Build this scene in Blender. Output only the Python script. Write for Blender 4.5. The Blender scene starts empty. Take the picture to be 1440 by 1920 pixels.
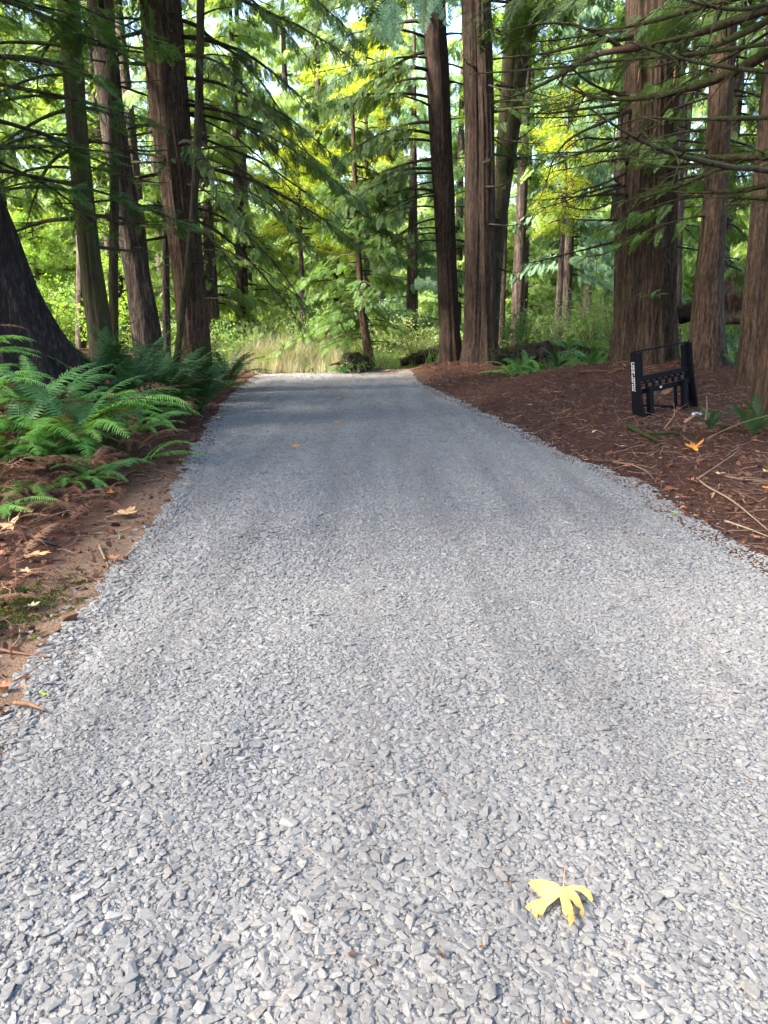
import bpy, bmesh, math
import numpy as np
from mathutils import Vector, Matrix

# ------------------------------------------------------------------ camera, sky, sun, exposure
SC = bpy.context.scene
COL = SC.collection
EYE = 1.45
FPX = 1423.0                                   # focal length in photograph pixels (1440 x 1920)
PITCH = math.atan((960 - 610) / FPX)
cam_d = bpy.data.cameras.new('camera')
cam_d.sensor_fit = 'VERTICAL'; cam_d.sensor_height = 36.0
cam_d.lens = 36.0 * FPX / 1920.0
cam_d.clip_start = 0.05; cam_d.clip_end = 1500.0
cam = bpy.data.objects.new('camera', cam_d); COL.objects.link(cam)
cam.location = (0, 0, EYE); cam.rotation_euler = (math.pi / 2 - PITCH, 0, 0)
SC.camera = cam

SUN_EL = math.radians(40.0)
SUN_AZ = math.radians(-112.0)                  # from +Y towards +X: left and a little behind the camera
TO_SUN = Vector((math.sin(SUN_AZ) * math.cos(SUN_EL), math.cos(SUN_AZ) * math.cos(SUN_EL), math.sin(SUN_EL)))
W = bpy.data.worlds.new('World'); SC.world = W; W.use_nodes = True
_nt = W.node_tree; _nt.nodes.clear()
_sky = _nt.nodes.new('ShaderNodeTexSky'); _sky.sky_type = 'NISHITA'; _sky.sun_disc = False
_sky.sun_elevation = SUN_EL; _sky.sun_rotation = SUN_AZ
_sky.air_density = 1.0; _sky.dust_density = 2.0; _sky.ozone_density = 1.0
_bg = _nt.nodes.new('ShaderNodeBackground'); _bg.inputs['Strength'].default_value = 0.112
_wo = _nt.nodes.new('ShaderNodeOutputWorld')
_nt.links.new(_sky.outputs[0], _bg.inputs[0]); _nt.links.new(_bg.outputs[0], _wo.inputs[0])
sun_d = bpy.data.lights.new('sun', 'SUN'); sun_d.energy = 4.8; sun_d.angle = math.radians(13.0)
sun_d.color = (1.0, 0.955, 0.88)
sun = bpy.data.objects.new('sun', sun_d); COL.objects.link(sun)
sun.rotation_euler = TO_SUN.to_track_quat('Z', 'Y').to_euler(); sun.location = (-10, 5, 30)
SC.view_settings.view_transform = 'Standard'; SC.view_settings.look = 'None'
SC.view_settings.exposure = 3.32; SC.view_settings.gamma = 1.0
SC.view_settings.use_curve_mapping = False
SC.render.engine = 'CYCLES'
SC.cycles.max_bounces = 6; SC.cycles.diffuse_bounces = 4; SC.cycles.glossy_bounces = 1
SC.cycles.transmission_bounces = 3; SC.cycles.transparent_max_bounces = 4
SC.cycles.use_adaptive_sampling = True; SC.cycles.adaptive_threshold = .02
SC.cycles.caustics_reflective = False; SC.cycles.caustics_refractive = False

RNG = np.random.default_rng(7)
CP, SP = math.cos(PITCH), math.sin(PITCH)

def ray(px, py):
    u = (px - 720) / FPX; v = (960 - py) / FPX
    return np.array([u, CP + v * SP, -SP + v * CP])
def on_plane(px, py, z=0.0):                   # where a line of sight meets the level z
    d = ray(px, py); t = (z - EYE) / d[2]
    return np.array([d[0] * t, d[1] * t, z])
def at(px, py, Y):                             # the point on a line of sight that stands Y metres ahead
    d = ray(px, py); t = Y / d[1]
    return np.array([d[0] * t, Y, EYE + d[2] * t])

# ------------------------------------------------------------------ helpers
def ss(a, b, x):
    t = np.clip((np.asarray(x, float) - a) / (b - a), 0, 1); return t * t * (3 - 2 * t)
_LAT = np.random.default_rng(99).random((64, 256, 256)).astype(np.float32)
def vnoise(x, y, s=0):                         # lattice noise, 0..1
    x = np.asarray(x, float); y = np.asarray(y, float)
    xi = np.floor(x).astype(int); yi = np.floor(y).astype(int)
    fx = x - xi; fy = y - yi; fx = fx * fx * (3 - 2 * fx); fy = fy * fy * (3 - 2 * fy)
    L = _LAT[s % 64]; a = xi % 256; b = yi % 256; a1 = (xi + 1) % 256; b1 = (yi + 1) % 256
    return (L[a, b] * (1 - fx) + L[a1, b] * fx) * (1 - fy) + (L[a, b1] * (1 - fx) + L[a1, b1] * fx) * fy
def fbm(x, y, s=0, n=3):
    t = 0; w = 1; tot = 0
    for k in range(n):
        t = t + w * vnoise(np.asarray(x) * 2 ** k, np.asarray(y) * 2 ** k, s + k); tot += w; w *= .5
    return t / tot

def mesh(name, V, F, mats=None, smooth=False):
    me = bpy.data.meshes.new(name)
    me.from_pydata([tuple(map(float, v)) for v in V], [], [tuple(int(i) for i in f) for f in F])
    if mats is not None:
        for m in (mats if isinstance(mats, (list, tuple)) else [mats]): me.materials.append(m)
    if smooth: me.polygons.foreach_set('use_smooth', [True] * len(me.polygons))
    me.update(); return me
def link(name, data, parent=None, loc=None, rot=None, scale=None, **props):
    o = bpy.data.objects.new(name, data); COL.objects.link(o)
    if parent is not None: o.parent = parent
    if loc is not None: o.location = tuple(map(float, loc))
    if rot is not None: o.rotation_euler = tuple(map(float, rot))
    if scale is not None: o.scale = (scale,) * 3 if np.isscalar(scale) else scale
    for k, v in props.items(): o[k] = v
    return o
def thing(name, label, cat, loc=(0, 0, 0), group=None, rot=None):
    o = link(name, None, None, loc, rot); o.empty_display_size = .2
    o['label'] = label; o['category'] = cat
    if group: o['group'] = group
    return o
def tag(o, label, cat, group=None):
    o['label'] = label; o['category'] = cat
    if group: o['group'] = group
    return o

class MB:                                      # collects verts and faces
    def __init__(s): s.V = []; s.F = []; s.n = 0; s.M = []
    def add(s, V, F, m=0):
        s.V.append(np.asarray(V, float).reshape(-1, 3))
        for f in F: s.F.append([i + s.n for i in f]); s.M.append(m)
        s.n += len(s.V[-1])
    def mesh(s, name, mats, smooth=False):
        me = mesh(name, np.concatenate(s.V), s.F, mats, smooth)
        if any(s.M): me.polygons.foreach_set('material_index', s.M)
        return me

def resample(P, n):
    P = np.asarray(P, float)
    d = np.r_[0, np.cumsum(np.linalg.norm(np.diff(P, axis=0), axis=1))]
    t = np.linspace(0, d[-1], n)
    # Catmull-like smoothing: linear then a little averaging
    Q = np.stack([np.interp(t, d, P[:, k]) for k in range(P.shape[1])], 1)
    for _ in range(2):
        Q[1:-1] = .25 * Q[:-2] + .5 * Q[1:-1] + .25 * Q[2:]
    return Q
def frames(P):
    T = np.gradient(P, axis=0); T /= np.linalg.norm(T, axis=1)[:, None] + 1e-9
    ref = np.array([0, 0, 1.]) if abs(T[0, 2]) < .8 else np.array([1., 0, 0])
    N = []; n = np.cross(T[0], ref); n /= np.linalg.norm(n)
    for t in T:
        n = n - t * n.dot(t); n /= np.linalg.norm(n) + 1e-9; N.append(n)
    N = np.array(N); return T, N, np.cross(T, N)
def tube(P, R, seg=6, cap=True):
    P = np.asarray(P, float); n = len(P); R = np.broadcast_to(np.asarray(R, float), (n,))
    T, N, B = frames(P)
    a = np.linspace(0, 2 * math.pi, seg, endpoint=False)
    V = P[:, None] + R[:, None, None] * (np.cos(a)[None, :, None] * N[:, None] + np.sin(a)[None, :, None] * B[:, None])
    V = V.reshape(-1, 3)
    F = [(i * seg + j, i * seg + (j + 1) % seg, (i + 1) * seg + (j + 1) % seg, (i + 1) * seg + j) for i in range(n - 1) for j in range(seg)]
    if cap: F += [tuple(range(seg))[::-1], tuple((n - 1) * seg + j for j in range(seg))]
    return V, F
def box(c, s, R=None):
    c = np.asarray(c, float); h = np.asarray(s, float) / 2
    V = np.array([[x, y, z] for x in (-1, 1) for y in (-1, 1) for z in (-1, 1)]) * h
    if R is not None: V = V @ np.asarray(R).T
    return V + c, [(0, 1, 3, 2), (4, 6, 7, 5), (0, 4, 5, 1), (2, 3, 7, 6), (0, 2, 6, 4), (1, 5, 7, 3)]

def eulers(X, Z):                              # rotations whose x axis is X and whose z axis leans to Z
    X = X / (np.linalg.norm(X, axis=1)[:, None] + 1e-9)
    Y = np.cross(Z, X); Y /= np.linalg.norm(Y, axis=1)[:, None] + 1e-9
    Z = np.cross(X, Y)
    ry = np.arcsin(np.clip(-X[:, 2], -1, 1)); rx = np.arctan2(Y[:, 2], Z[:, 2]); rz = np.arctan2(X[:, 1], X[:, 0])
    return np.stack([rx, ry, rz], 1)

LIB = {}
def library(key, meshes):                      # small meshes to be strewn through crowns, gravel, litter
    c = bpy.data.collections.new('lib_' + key)
    for i, me in enumerate(meshes):
        o = bpy.data.objects.new('%s_%02d' % (key, i), me); c.objects.link(o)
    ng = bpy.data.node_groups.new('strew_' + key, 'GeometryNodeTree')
    ng.interface.new_socket('Geometry', in_out='INPUT', socket_type='NodeSocketGeometry')
    ng.interface.new_socket('Geometry', in_out='OUTPUT', socket_type='NodeSocketGeometry')
    N = ng.nodes; L = ng.links
    gi = N.new('NodeGroupInput'); go = N.new('NodeGroupOutput')
    ci = N.new('GeometryNodeCollectionInfo'); ci.inputs[0].default_value = c
    ci.inputs['Separate Children'].default_value = True; ci.inputs['Reset Children'].default_value = True
    ip = N.new('GeometryNodeInstanceOnPoints'); ip.inputs['Pick Instance'].default_value = True
    def attr(nm, dt):
        a = N.new('GeometryNodeInputNamedAttribute'); a.data_type = dt; a.inputs['Name'].default_value = nm; return a.outputs[0]
    e2r = N.new('FunctionNodeEulerToRotation')
    L.new(gi.outputs[0], ip.inputs['Points']); L.new(ci.outputs[0], ip.inputs['Instance'])
    L.new(attr('idx', 'INT'), ip.inputs['Instance Index'])
    L.new(attr('rot', 'FLOAT_VECTOR'), e2r.inputs[0]); L.new(e2r.outputs[0], ip.inputs['Rotation'])
    L.new(attr('scl', 'FLOAT_VECTOR'), ip.inputs['Scale']); L.new(ip.outputs[0], go.inputs[0])
    LIB[key] = (ng, len(meshes)); return ng
def strew(name, key, P, rot, scl, parent=None, rng=RNG, **props):
    ng, n = LIB[key]
    P = np.asarray(P, float); k = len(P)
    me = bpy.data.meshes.new(name); me.vertices.add(k); me.vertices.foreach_set('co', P.ravel())
    a = me.attributes.new('rot', 'FLOAT_VECTOR', 'POINT'); a.data.foreach_set('vector', np.asarray(rot, float).ravel())
    s = np.asarray(scl, float); s = np.repeat(s[:, None], 3, 1) if s.ndim == 1 else s
    a = me.attributes.new('scl', 'FLOAT_VECTOR', 'POINT'); a.data.foreach_set('vector', s.ravel())
    a = me.attributes.new('idx', 'INT', 'POINT'); a.data.foreach_set('value', rng.integers(0, n, k))
    o = link(name, me, parent, **props)
    m = o.modifiers.new('strew', 'NODES'); m.node_group = ng
    return o

# ------------------------------------------------------------------ materials
def mat(name, rough=.8, spec=.3):
    m = bpy.data.materials.new(name); m.use_nodes = True
    nt = m.node_tree; b = nt.nodes['Principled BSDF']
    b.inputs['Roughness'].default_value = rough; b.inputs['Specular IOR Level'].default_value = spec
    return m, nt, b
def nd(nt, t, **kw):
    n = nt.nodes.new(t)
    for k, v in kw.items():
        if k in n.inputs: n.inputs[k].default_value = v
        else: setattr(n, k, v)
    return n
def ramp(nt, fac, stops):
    r = nt.nodes.new('ShaderNodeValToRGB'); e = r.color_ramp.elements
    while len(e) > 1: e.remove(e[-1])
    for i, (p, c) in enumerate(stops):
        q = e[0] if i == 0 else e.new(p)
        q.position = p; q.color = (*c, 1)
    nt.links.new(fac, r.inputs[0]); return r.outputs[0]
def mixc(nt, fac, a, b):
    m = nt.nodes.new('ShaderNodeMix'); m.data_type = 'RGBA'
    for s, v in ((m.inputs[0], fac), (m.inputs[6], a), (m.inputs[7], b)):
        if isinstance(v, (tuple, list)): s.default_value = (*v, 1)
        elif isinstance(v, (int, float)): s.default_value = v
        else: nt.links.new(v, s)
    return m.outputs[2]
def math_(nt, op, a, b=0.0, clamp=False):
    m = nt.nodes.new('ShaderNodeMath'); m.operation = op; m.use_clamp = clamp
    for s, v in ((m.inputs[0], a), (m.inputs[1], b)):
        if isinstance(v, (int, float)): s.default_value = v
        else: nt.links.new(v, s)
    return m.outputs[0]
def noise(nt, scale, detail=4, vec=None, rough=.55):
    n = nd(nt, 'ShaderNodeTexNoise', Scale=scale, Detail=detail, Roughness=rough)
    if vec is not None: nt.links.new(vec, n.inputs['Vector'])
    return n.outputs['Fac']
def bump(nt, b, h, strength=.5, dist=.02):
    n = nd(nt, 'ShaderNodeBump', Strength=strength, Distance=dist); nt.links.new(h, n.inputs['Height'])
    nt.links.new(n.outputs[0], b.inputs['Normal'])

def leafmat(name, stops, trans=.35, rough=.55, spec=.25):
    """foliage: colour varies from piece to piece, some light passes through"""
    m, nt, b = mat(name, rough, spec)
    oi = nt.nodes.new('ShaderNodeObjectInfo'); g = nt.nodes.new('ShaderNodeNewGeometry')
    n = noise(nt, 1.3, 2, g.outputs['Position'])
    f = math_(nt, 'ADD', math_(nt, 'MULTIPLY', oi.outputs['Random'], .65), math_(nt, 'MULTIPLY', n, .42))
    c = ramp(nt, f, stops)
    nt.links.new(c, b.inputs['Base Color'])
    t = nt.nodes.new('ShaderNodeBsdfTranslucent')
    gm = nd(nt, 'ShaderNodeMix', data_type='RGBA', blend_type='MULTIPLY'); gm.inputs[0].default_value = 1
    nt.links.new(c, gm.inputs[6]); gm.inputs[7].default_value = (1.35, 1.3, .55, 1)
    nt.links.new(gm.outputs[2], t.inputs[0])
    mx = nt.nodes.new('ShaderNodeMixShader'); mx.inputs[0].default_value = trans
    out = nt.nodes['Material Output']
    nt.links.new(b.outputs[0], mx.inputs[1]); nt.links.new(t.outputs[0], mx.inputs[2]); nt.links.new(mx.outputs[0], out.inputs[0])
    return m

def barkmat(name, c1, c2, c3, moss=0.0, mossc=(.05, .07, .012), vscale=9.0):
    m, nt, b = mat(name, .9, .15)
    tc = nt.nodes.new('ShaderNodeTexCoord'); mp = nd(nt, 'ShaderNodeMapping'); mp.inputs['Scale'].default_value = (1, 1, .10)
    nt.links.new(tc.outputs['Object'], mp.inputs[0])
    fib = noise(nt, vscale * 2.2, 6, mp.outputs[0], .7)
    mp2 = nd(nt, 'ShaderNodeMapping'); mp2.inputs['Scale'].default_value = (1, 1, .32); nt.links.new(tc.outputs['Object'], mp2.inputs[0])
    plate = noise(nt, vscale * 3.0, 4, mp2.outputs[0], .6)
    fib = math_(nt, 'ADD', math_(nt, 'MULTIPLY', fib, .62), math_(nt, 'MULTIPLY', plate, .38))
    big = noise(nt, 1.1, 3, tc.outputs['Object'])
    c = ramp(nt, fib, [(.40, c1), (.5, c2), (.60, c3)])
    c = mixc(nt, math_(nt, 'MULTIPLY', big, .45), c, tuple(x * .8 for x in c2))
    if moss > 0:
        mn = noise(nt, 2.2, 5, tc.outputs['Object'], .7); fine = noise(nt, 40, 2, tc.outputs['Object'])
        g = nt.nodes.new('ShaderNodeNewGeometry'); sx = nt.nodes.new('ShaderNodeSeparateXYZ'); nt.links.new(g.outputs['Normal'], sx.inputs[0])
        k = math_(nt, 'ADD', mn, math_(nt, 'MULTIPLY', sx.outputs['Z'], .22))
        k = math_(nt, 'ADD', k, math_(nt, 'MULTIPLY', fine, .12))
        r = nd(nt, 'ShaderNodeMapRange'); r.inputs[1].default_value = .95 - moss * .55; r.inputs[2].default_value = 1.15 - moss * .55
        nt.links.new(k, r.inputs[0])
        c = mixc(nt, r.outputs[0], c, mixc(nt, fine, tuple(x * .6 for x in mossc), tuple(x * 1.5 for x in mossc)))
    nt.links.new(c, b.inputs['Base Color'])
    bump(nt, b, math_(nt, 'ADD', fib, math_(nt, 'MULTIPLY', noise(nt, 60, 2, mp.outputs[0]), .4)), 1.0, .06)
    return m

M = {}
M['cedar_bark'] = barkmat('cedar_bark', (.008, .005, .0034), (.034, .0205, .012), (.088, .054, .032))
M['cedar_bark_dark'] = barkmat('cedar_bark_dark', (.006, .004, .0028), (.024, .0145, .009), (.062, .037, .023), moss=.25, mossc=(.02, .026, .006))  # darkened cedar bark: the colour offsets the sun on the end trunks
M['cedar_bark_mossy'] = barkmat('cedar_bark_mossy', (.008, .0053, .0036), (.032, .02, .012), (.082, .051, .031), moss=.55, mossc=(.03, .042, .008))
M['grey_bark'] = barkmat('grey_bark', (.011, .008, .0065), (.04, .028, .021), (.12, .087, .067), moss=.4, vscale=6)
M['moss_bark'] = barkmat('moss_bark', (.009, .0065, .005), (.027, .019, .012), (.065, .046, .028), moss=.85, mossc=(.024, .027, .005), vscale=6)
M['dark_bark'] = barkmat('dark_bark', (.005, .0035, .003), (.013, .008, .0066), (.04, .029, .025), moss=.35, mossc=(.03, .035, .015))
M['dead_wood'] = barkmat('dead_wood', (.02, .012, .009), (.055, .032, .022), (.12, .08, .06), moss=.5, vscale=5)
M['branch_moss'] = barkmat('branch_moss', (.018, .012, .008), (.045, .03, .018), (.09, .065, .04), moss=.95, mossc=(.026, .032, .006), vscale=6)
M['branch_dark'] = barkmat('branch_dark', (.011, .007, .005), (.027, .018, .012), (.05, .037, .027), moss=.55, mossc=(.024, .028, .007), vscale=6)
M['twig'] = leafmat('twig_wood', [(.1, (.04, .022, .014)), (.5, (.08, .045, .028)), (.95, (.17, .11, .068))], .0, .8, .15)
M['twig_pale'] = leafmat('twig_pale', [(.1, (.08, .055, .035)), (.9, (.19, .13, .08))], .0, .8, .15)
M['broken_wood'] = leafmat('broken_wood', [(.1, (.12, .055, .025)), (.9, (.2, .10, .05))], .0, .75, .2)
M['red_wood'] = leafmat('red_wood', [(.1, (.04, .018, .012)), (.9, (.09, .042, .027))], .0, .75, .2)

M['cedar_dark'] = leafmat('cedar_dark', [(.1, (.025, .05, .014)), (.5, (.045, .085, .02)), (.95, (.08, .125, .028))], .4)
M['cedar_mid'] = leafmat('cedar_mid', [(.1, (.045, .09, .022)), (.5, (.075, .14, .03)), (.95, (.12, .19, .04))], .45)
M['cedar_blue'] = leafmat('cedar_blue', [(.1, (.08, .15, .09)), (.5, (.13, .23, .13)), (.95, (.2, .31, .17))], .4)
M['hemlock'] = leafmat('hemlock', [(.1, (.022, .055, .014)), (.5, (.04, .095, .022)), (.95, (.07, .14, .032))], .4)
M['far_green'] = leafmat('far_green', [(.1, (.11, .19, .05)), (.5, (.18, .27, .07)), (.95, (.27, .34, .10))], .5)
M['lime'] = leafmat('lime', [(.1, (.085, .18, .03)), (.5, (.14, .25, .04)), (.95, (.26, .33, .05))], .5)
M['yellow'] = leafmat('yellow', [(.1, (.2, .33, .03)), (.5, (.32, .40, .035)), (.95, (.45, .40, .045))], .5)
M['shrub'] = leafmat('shrub', [(.1, (.06, .12, .03)), (.5, (.10, .18, .045)), (.95, (.19, .26, .07))], .4)
M['shrub_pale'] = leafmat('shrub_pale', [(.1, (.13, .19, .06)), (.5, (.2, .26, .09)), (.95, (.32, .33, .15))], .4)
M['dry_grass'] = leafmat('dry_grass', [(.1, (.13, .155, .06)), (.5, (.22, .205, .125)), (.95, (.31, .26, .19))], .3, .8, .1)
M['fern'] = leafmat('fern', [(.1, (.03, .085, .022)), (.5, (.048, .125, .03)), (.95, (.08, .17, .038))], .3, .5, .3)
M['fern_bright'] = leafmat('fern_bright', [(.1, (.075, .19, .03)), (.5, (.115, .255, .042)), (.95, (.17, .32, .055))], .35, .5, .35)  # fern green lightened: light from above is put into the colour
M['fern_dark'] = leafmat('fern_dark', [(.1, (.012, .036, .010)), (.5, (.019, .052, .014)), (.95, (.034, .076, .02))], .3, .5, .2)  # fern green darkened: shade under the trees is put into the colour
M['fern_dead'] = leafmat('fern_dead', [(.1, (.06, .025, .016)), (.5, (.11, .05, .03)), (.95, (.2, .105, .06))], .2, .8, .1)
M['litter'] = leafmat('litter', [(.1, (.028, .013, .008)), (.45, (.062, .029, .0165)), (.8, (.105, .05, .028)), (.98, (.23, .135, .07))], .1, .8, .1)
M['clod'] = leafmat('clod', [(.1, (.03, .0135, .0085)), (.6, (.062, .028, .017)), (.95, (.1, .046, .028))], .0, .95, .05)
M['moss'] = leafmat('moss', [(.1, (.025, .034, .008)), (.6, (.05, .06, .013)), (.95, (.085, .09, .02))], .2, .9, .05)
def leaf1(name, c, c2, trans=.25):
    m, nt, b = mat(name, .6, .25)
    tc = nt.nodes.new('ShaderNodeTexCoord')
    n = noise(nt, 14, 4, tc.outputs['Object'], .6)
    n2 = noise(nt, 60, 2, tc.outputs['Object'])
    ln = nd(nt, 'ShaderNodeVectorMath', operation='LENGTH'); nt.links.new(tc.outputs['Object'], ln.inputs[0])
    edge = math_(nt, 'MULTIPLY', math_(nt, 'SUBTRACT', ln.outputs['Value'], .45), .34)
    n3 = noise(nt, 3.0, 3, tc.outputs['Object'], .6)
    cc = ramp(nt, math_(nt, 'ADD', math_(nt, 'ADD', math_(nt, 'MULTIPLY', n3, .75), edge), math_(nt, 'MULTIPLY', n2, .2)), [(.45, c), (.62, tuple(.5 * (p + q) for p, q in zip(c, c2))), (.72, c2)])
    nt.links.new(cc, b.inputs['Base Color'])
    t = nt.nodes.new('ShaderNodeBsdfTranslucent'); nt.links.new(cc, t.inputs[0])
    mx = nt.nodes.new('ShaderNodeMixShader'); mx.inputs[0].default_value = trans
    nt.links.new(b.outputs[0], mx.inputs[1]); nt.links.new(t.outputs[0], mx.inputs[2])
    nt.links.new(mx.outputs[0], nt.nodes['Material Output'].inputs[0]); return m
LEAFM = {
    'yellow': leaf1('leaf_yellow', (.45, .325, .10), (.33, .18, .045)),
    'tan': leaf1('leaf_tan', (.44, .27, .13), (.30, .16, .07)),
    'orange': leaf1('leaf_orange', (.42, .17, .03), (.27, .09, .02)),
    'brown': leaf1('leaf_brown', (.30, .13, .06), (.17, .07, .035)),
    'red': leaf1('leaf_red', (.36, .13, .07), (.22, .075, .04)),
    'pale': leaf1('leaf_pale', (.50, .44, .24), (.38, .30, .14)),
    'green': leaf1('leaf_green', (.32, .42, .03), (.18, .3, .02)),
}
# ------------------------------------------------------------------ the lie of the land
_le = [on_plane(*p) for p in ((0, 1350), (95, 1235), (185, 1130), (280, 1000), (345, 900), (392, 800), (435, 745), (476, 707))]
_re = [on_plane(*p) for p in ((1440, 1050), (1280, 968), (1190, 905), (1085, 865), (960, 800), (860, 752), (775, 714))]
LEY = np.array([-4, 0, 1.6] + [p[1] for p in _le]); LEX = np.array([-1.5, -1.45, -1.46] + [p[0] for p in _le])
REY = np.array([-4, 0, 2.5] + [p[1] for p in _re]); REX = np.array([2.1, 2.15, 2.3] + [p[0] for p in _re])
YEND = on_plane(600, 700)[1]
def xl(y): return np.interp(y, LEY, LEX)
def xr(y): return np.interp(y, REY, REX)
def outside(x, y):                             # metres outside the driveway (negative on it)
    x = np.asarray(x, float); y = np.asarray(y, float)
    dl = xl(y) - x; dr = x - xr(y); de = y - (YEND + .25 - .10 * (x + 1.2) ** 2)
    return np.maximum(np.maximum(dl, dr), de)
MOUNDS = []                                    # (x, y, height, radius)
def H(x, y):
    x = np.asarray(x, float); y = np.asarray(y, float)
    dl = xl(y) - x; dr = x - xr(y); o = outside(x, y)
    A = .13 + .62 * ss(6.0, 11.5, y)
    z = A * ss(.15, 3.4, dl) * (1 - ss(21.0, 25.5, y)) + .05 * np.clip(dl - 3, 0, 12) * (1 - ss(20, 30, y))
    z = z + .09 * ss(.1, .9, dr) + .34 * ss(.8, 6.5, dr) * ss(7, 16, y) * (1 - ss(30, 40, y))
    for mx, my, mh, mr in MOUNDS: z = z + mh * np.exp(-((x - mx) ** 2 + (y - my) ** 2) / (mr * mr))
    k = ss(0.0, .9, o)
    n = .11 * (fbm(x * .9, y * .9, 3) - .5) + .07 * (fbm(x * 3.1, y * 3.1, 6) - .5) + .035 * (vnoise(x * 9, y * 9, 9) - .5)
    near = 1 - ss(40, 70, np.hypot(x, y))
    z = z + n * k * near + (vnoise(x * 7, y * 7, 12) - .5) * .03 * (1 - k) * ss(-.25, .05, o) * near
    return z - .07 * (1 - ss(-.45, .02, o))
def drive_z(x, y):
    o = outside(x, y)
    c = (xl(y) + xr(y)) / 2
    rut = np.exp(-((np.abs(x - c - .1) - .8) / .22) ** 2) * .014
    return .028 * ss(0, .5, -o) - .022 - rut + .022 * (fbm(x * 1.6, y * .7, 20) - .5) + .02 * (vnoise(x * 5, y * 5, 23) - .5)

R12 = at(872, 690, 24.0)
MOUNDS += [(R12[0], 24.0, .30, 1.8), (at(1205, 690, 17.5)[0], 17.3, .22, 1.7), (at(1330, 690, 17)[0], 17, .15, 1.2),
           (at(1430, 830, 9.4)[0] + .4, 9.3, .16, .9), (at(1060, 700, 17)[0], 17.5, .22, 1.3), (5.6, 7.2, .12, .6),
           (at(680, 660, 24.0)[0], 24.0, .12, 1.0), (-3.15, 8.1, .2, .55), (-4.6, 8.6, .22, 1.2)]

def hit(px, py, off=0.0):                     # where a line of sight first meets the ground
    d = ray(px, py); t = np.linspace(1.0, 45, 9000); Q = d[None] * t[:, None]; z = EYE + Q[:, 2]
    g = H(Q[:, 0], Q[:, 1]); o = outside(Q[:, 0], Q[:, 1]); g = np.where(o < 0, np.maximum(g, drive_z(Q[:, 0], Q[:, 1])), g) + off
    k = int(np.argmax(z < g)); return np.array([Q[k, 0], Q[k, 1], g[k]])
# ground: one sheet, fine near the driveway, running out to the horizon
gx = np.unique(np.r_[-600, -300, -150, -90, -60, np.linspace(-45, -12, 40), np.linspace(-12, -7, 26), np.linspace(-7, 9, 230), np.linspace(9, 14, 26), np.linspace(14, 45, 36), 60, 90, 150, 300, 600])
gy = np.unique(np.r_[-300, -100, -40, -15, np.linspace(-6, 1, 16), np.linspace(1, 14, 200), np.linspace(14, 27, 120), np.linspace(27, 60, 60), 80, 120, 200, 400, 900])
GX, GY = np.meshgrid(gx, gy); GZ = H(GX, GY)
nx, ny = len(gx), len(gy)
ii = (np.arange(ny - 1)[:, None] * nx + np.arange(nx - 1)[None, :]).ravel()
gF = np.stack([ii, ii + 1, ii + 1 + nx, ii + nx], 1)
m, nt, b = mat('soil', .95, .08)
g = nt.nodes.new('ShaderNodeNewGeometry'); P_ = g.outputs['Position']
n1 = noise(nt, .8, 4, P_); n2 = noise(nt, 14, 6, P_, .7); n3 = noise(nt, 90, 3, P_, .7)
soil = ramp(nt, math_(nt, 'ADD', math_(nt, 'MULTIPLY', n2, .6), math_(nt, 'MULTIPLY', n3, .4)),
            [(.3, (.015, .0075, .005)), (.5, (.039, .018, .0115)), (.62, (.064, .030, .019)), (.8, (.12, .064, .041))])
soil = mixc(nt, math_(nt, 'MULTIPLY', n1, .4), soil, (.035, .016, .012))
at_tan = nd(nt, 'ShaderNodeAttribute', attribute_name='tan')
tan = ramp(nt, n3, [(.3, (.09, .055, .034)), (.55, (.145, .09, .057)), (.75, (.2, .13, .088))])
c = mixc(nt, at_tan.outputs['Fac'], soil, tan)
at_m = nd(nt, 'ShaderNodeAttribute', attribute_name='mossy')
mo = ramp(nt, n3, [(.35, (.025, .035, .008)), (.6, (.07, .085, .016)), (.8, (.12, .13, .03))])
mm = nd(nt, 'ShaderNodeMapRange'); mm.inputs[1].default_value = .5; mm.inputs[2].default_value = .62
nt.links.new(math_(nt, 'MULTIPLY', noise(nt, 2.3, 5, P_, .65), math_(nt, 'MULTIPLY', at_m.outputs['Fac'], 1.0)), mm.inputs[0])
c = mixc(nt, mm.outputs[0], c, mo)
nt.links.new(c, b.inputs['Base Color'])
bump(nt, b, math_(nt, 'ADD', n2, math_(nt, 'MULTIPLY', n3, .5)), .8, .05)
M['soil'] = m
gme = mesh('ground', np.stack([GX.ravel(), GY.ravel(), GZ.ravel()], 1), gF, M['soil'], True)
ox = outside(GX, GY).ravel(); xx = GX.ravel(); yy = GY.ravel()
left = (xx < (xl(yy) + xr(yy)) / 2)
tn = (1 - ss(.12, .55 , ox + .25 * (vnoise(xx * 2.5, yy * 2.5, 30) - .5))) * left * (1 - ss(6, 9.5, yy)) + .25 * (1 - ss(0, .8, ox)) * (yy > 20)
a = gme.attributes.new('tan', 'FLOAT', 'POINT'); a.data.foreach_set('value', np.clip(tn, 0, 1))
ms = ss(.6, 1.6, ox) * left * .95 + ss(3.5, 7, ox) * (~left) * .8 + (yy > 27) * 1.0
a = gme.attributes.new('mossy', 'FLOAT', 'POINT'); a.data.foreach_set('value', np.clip(ms, 0, 1.1))
ground = link('ground', gme, kind='structure')

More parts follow.
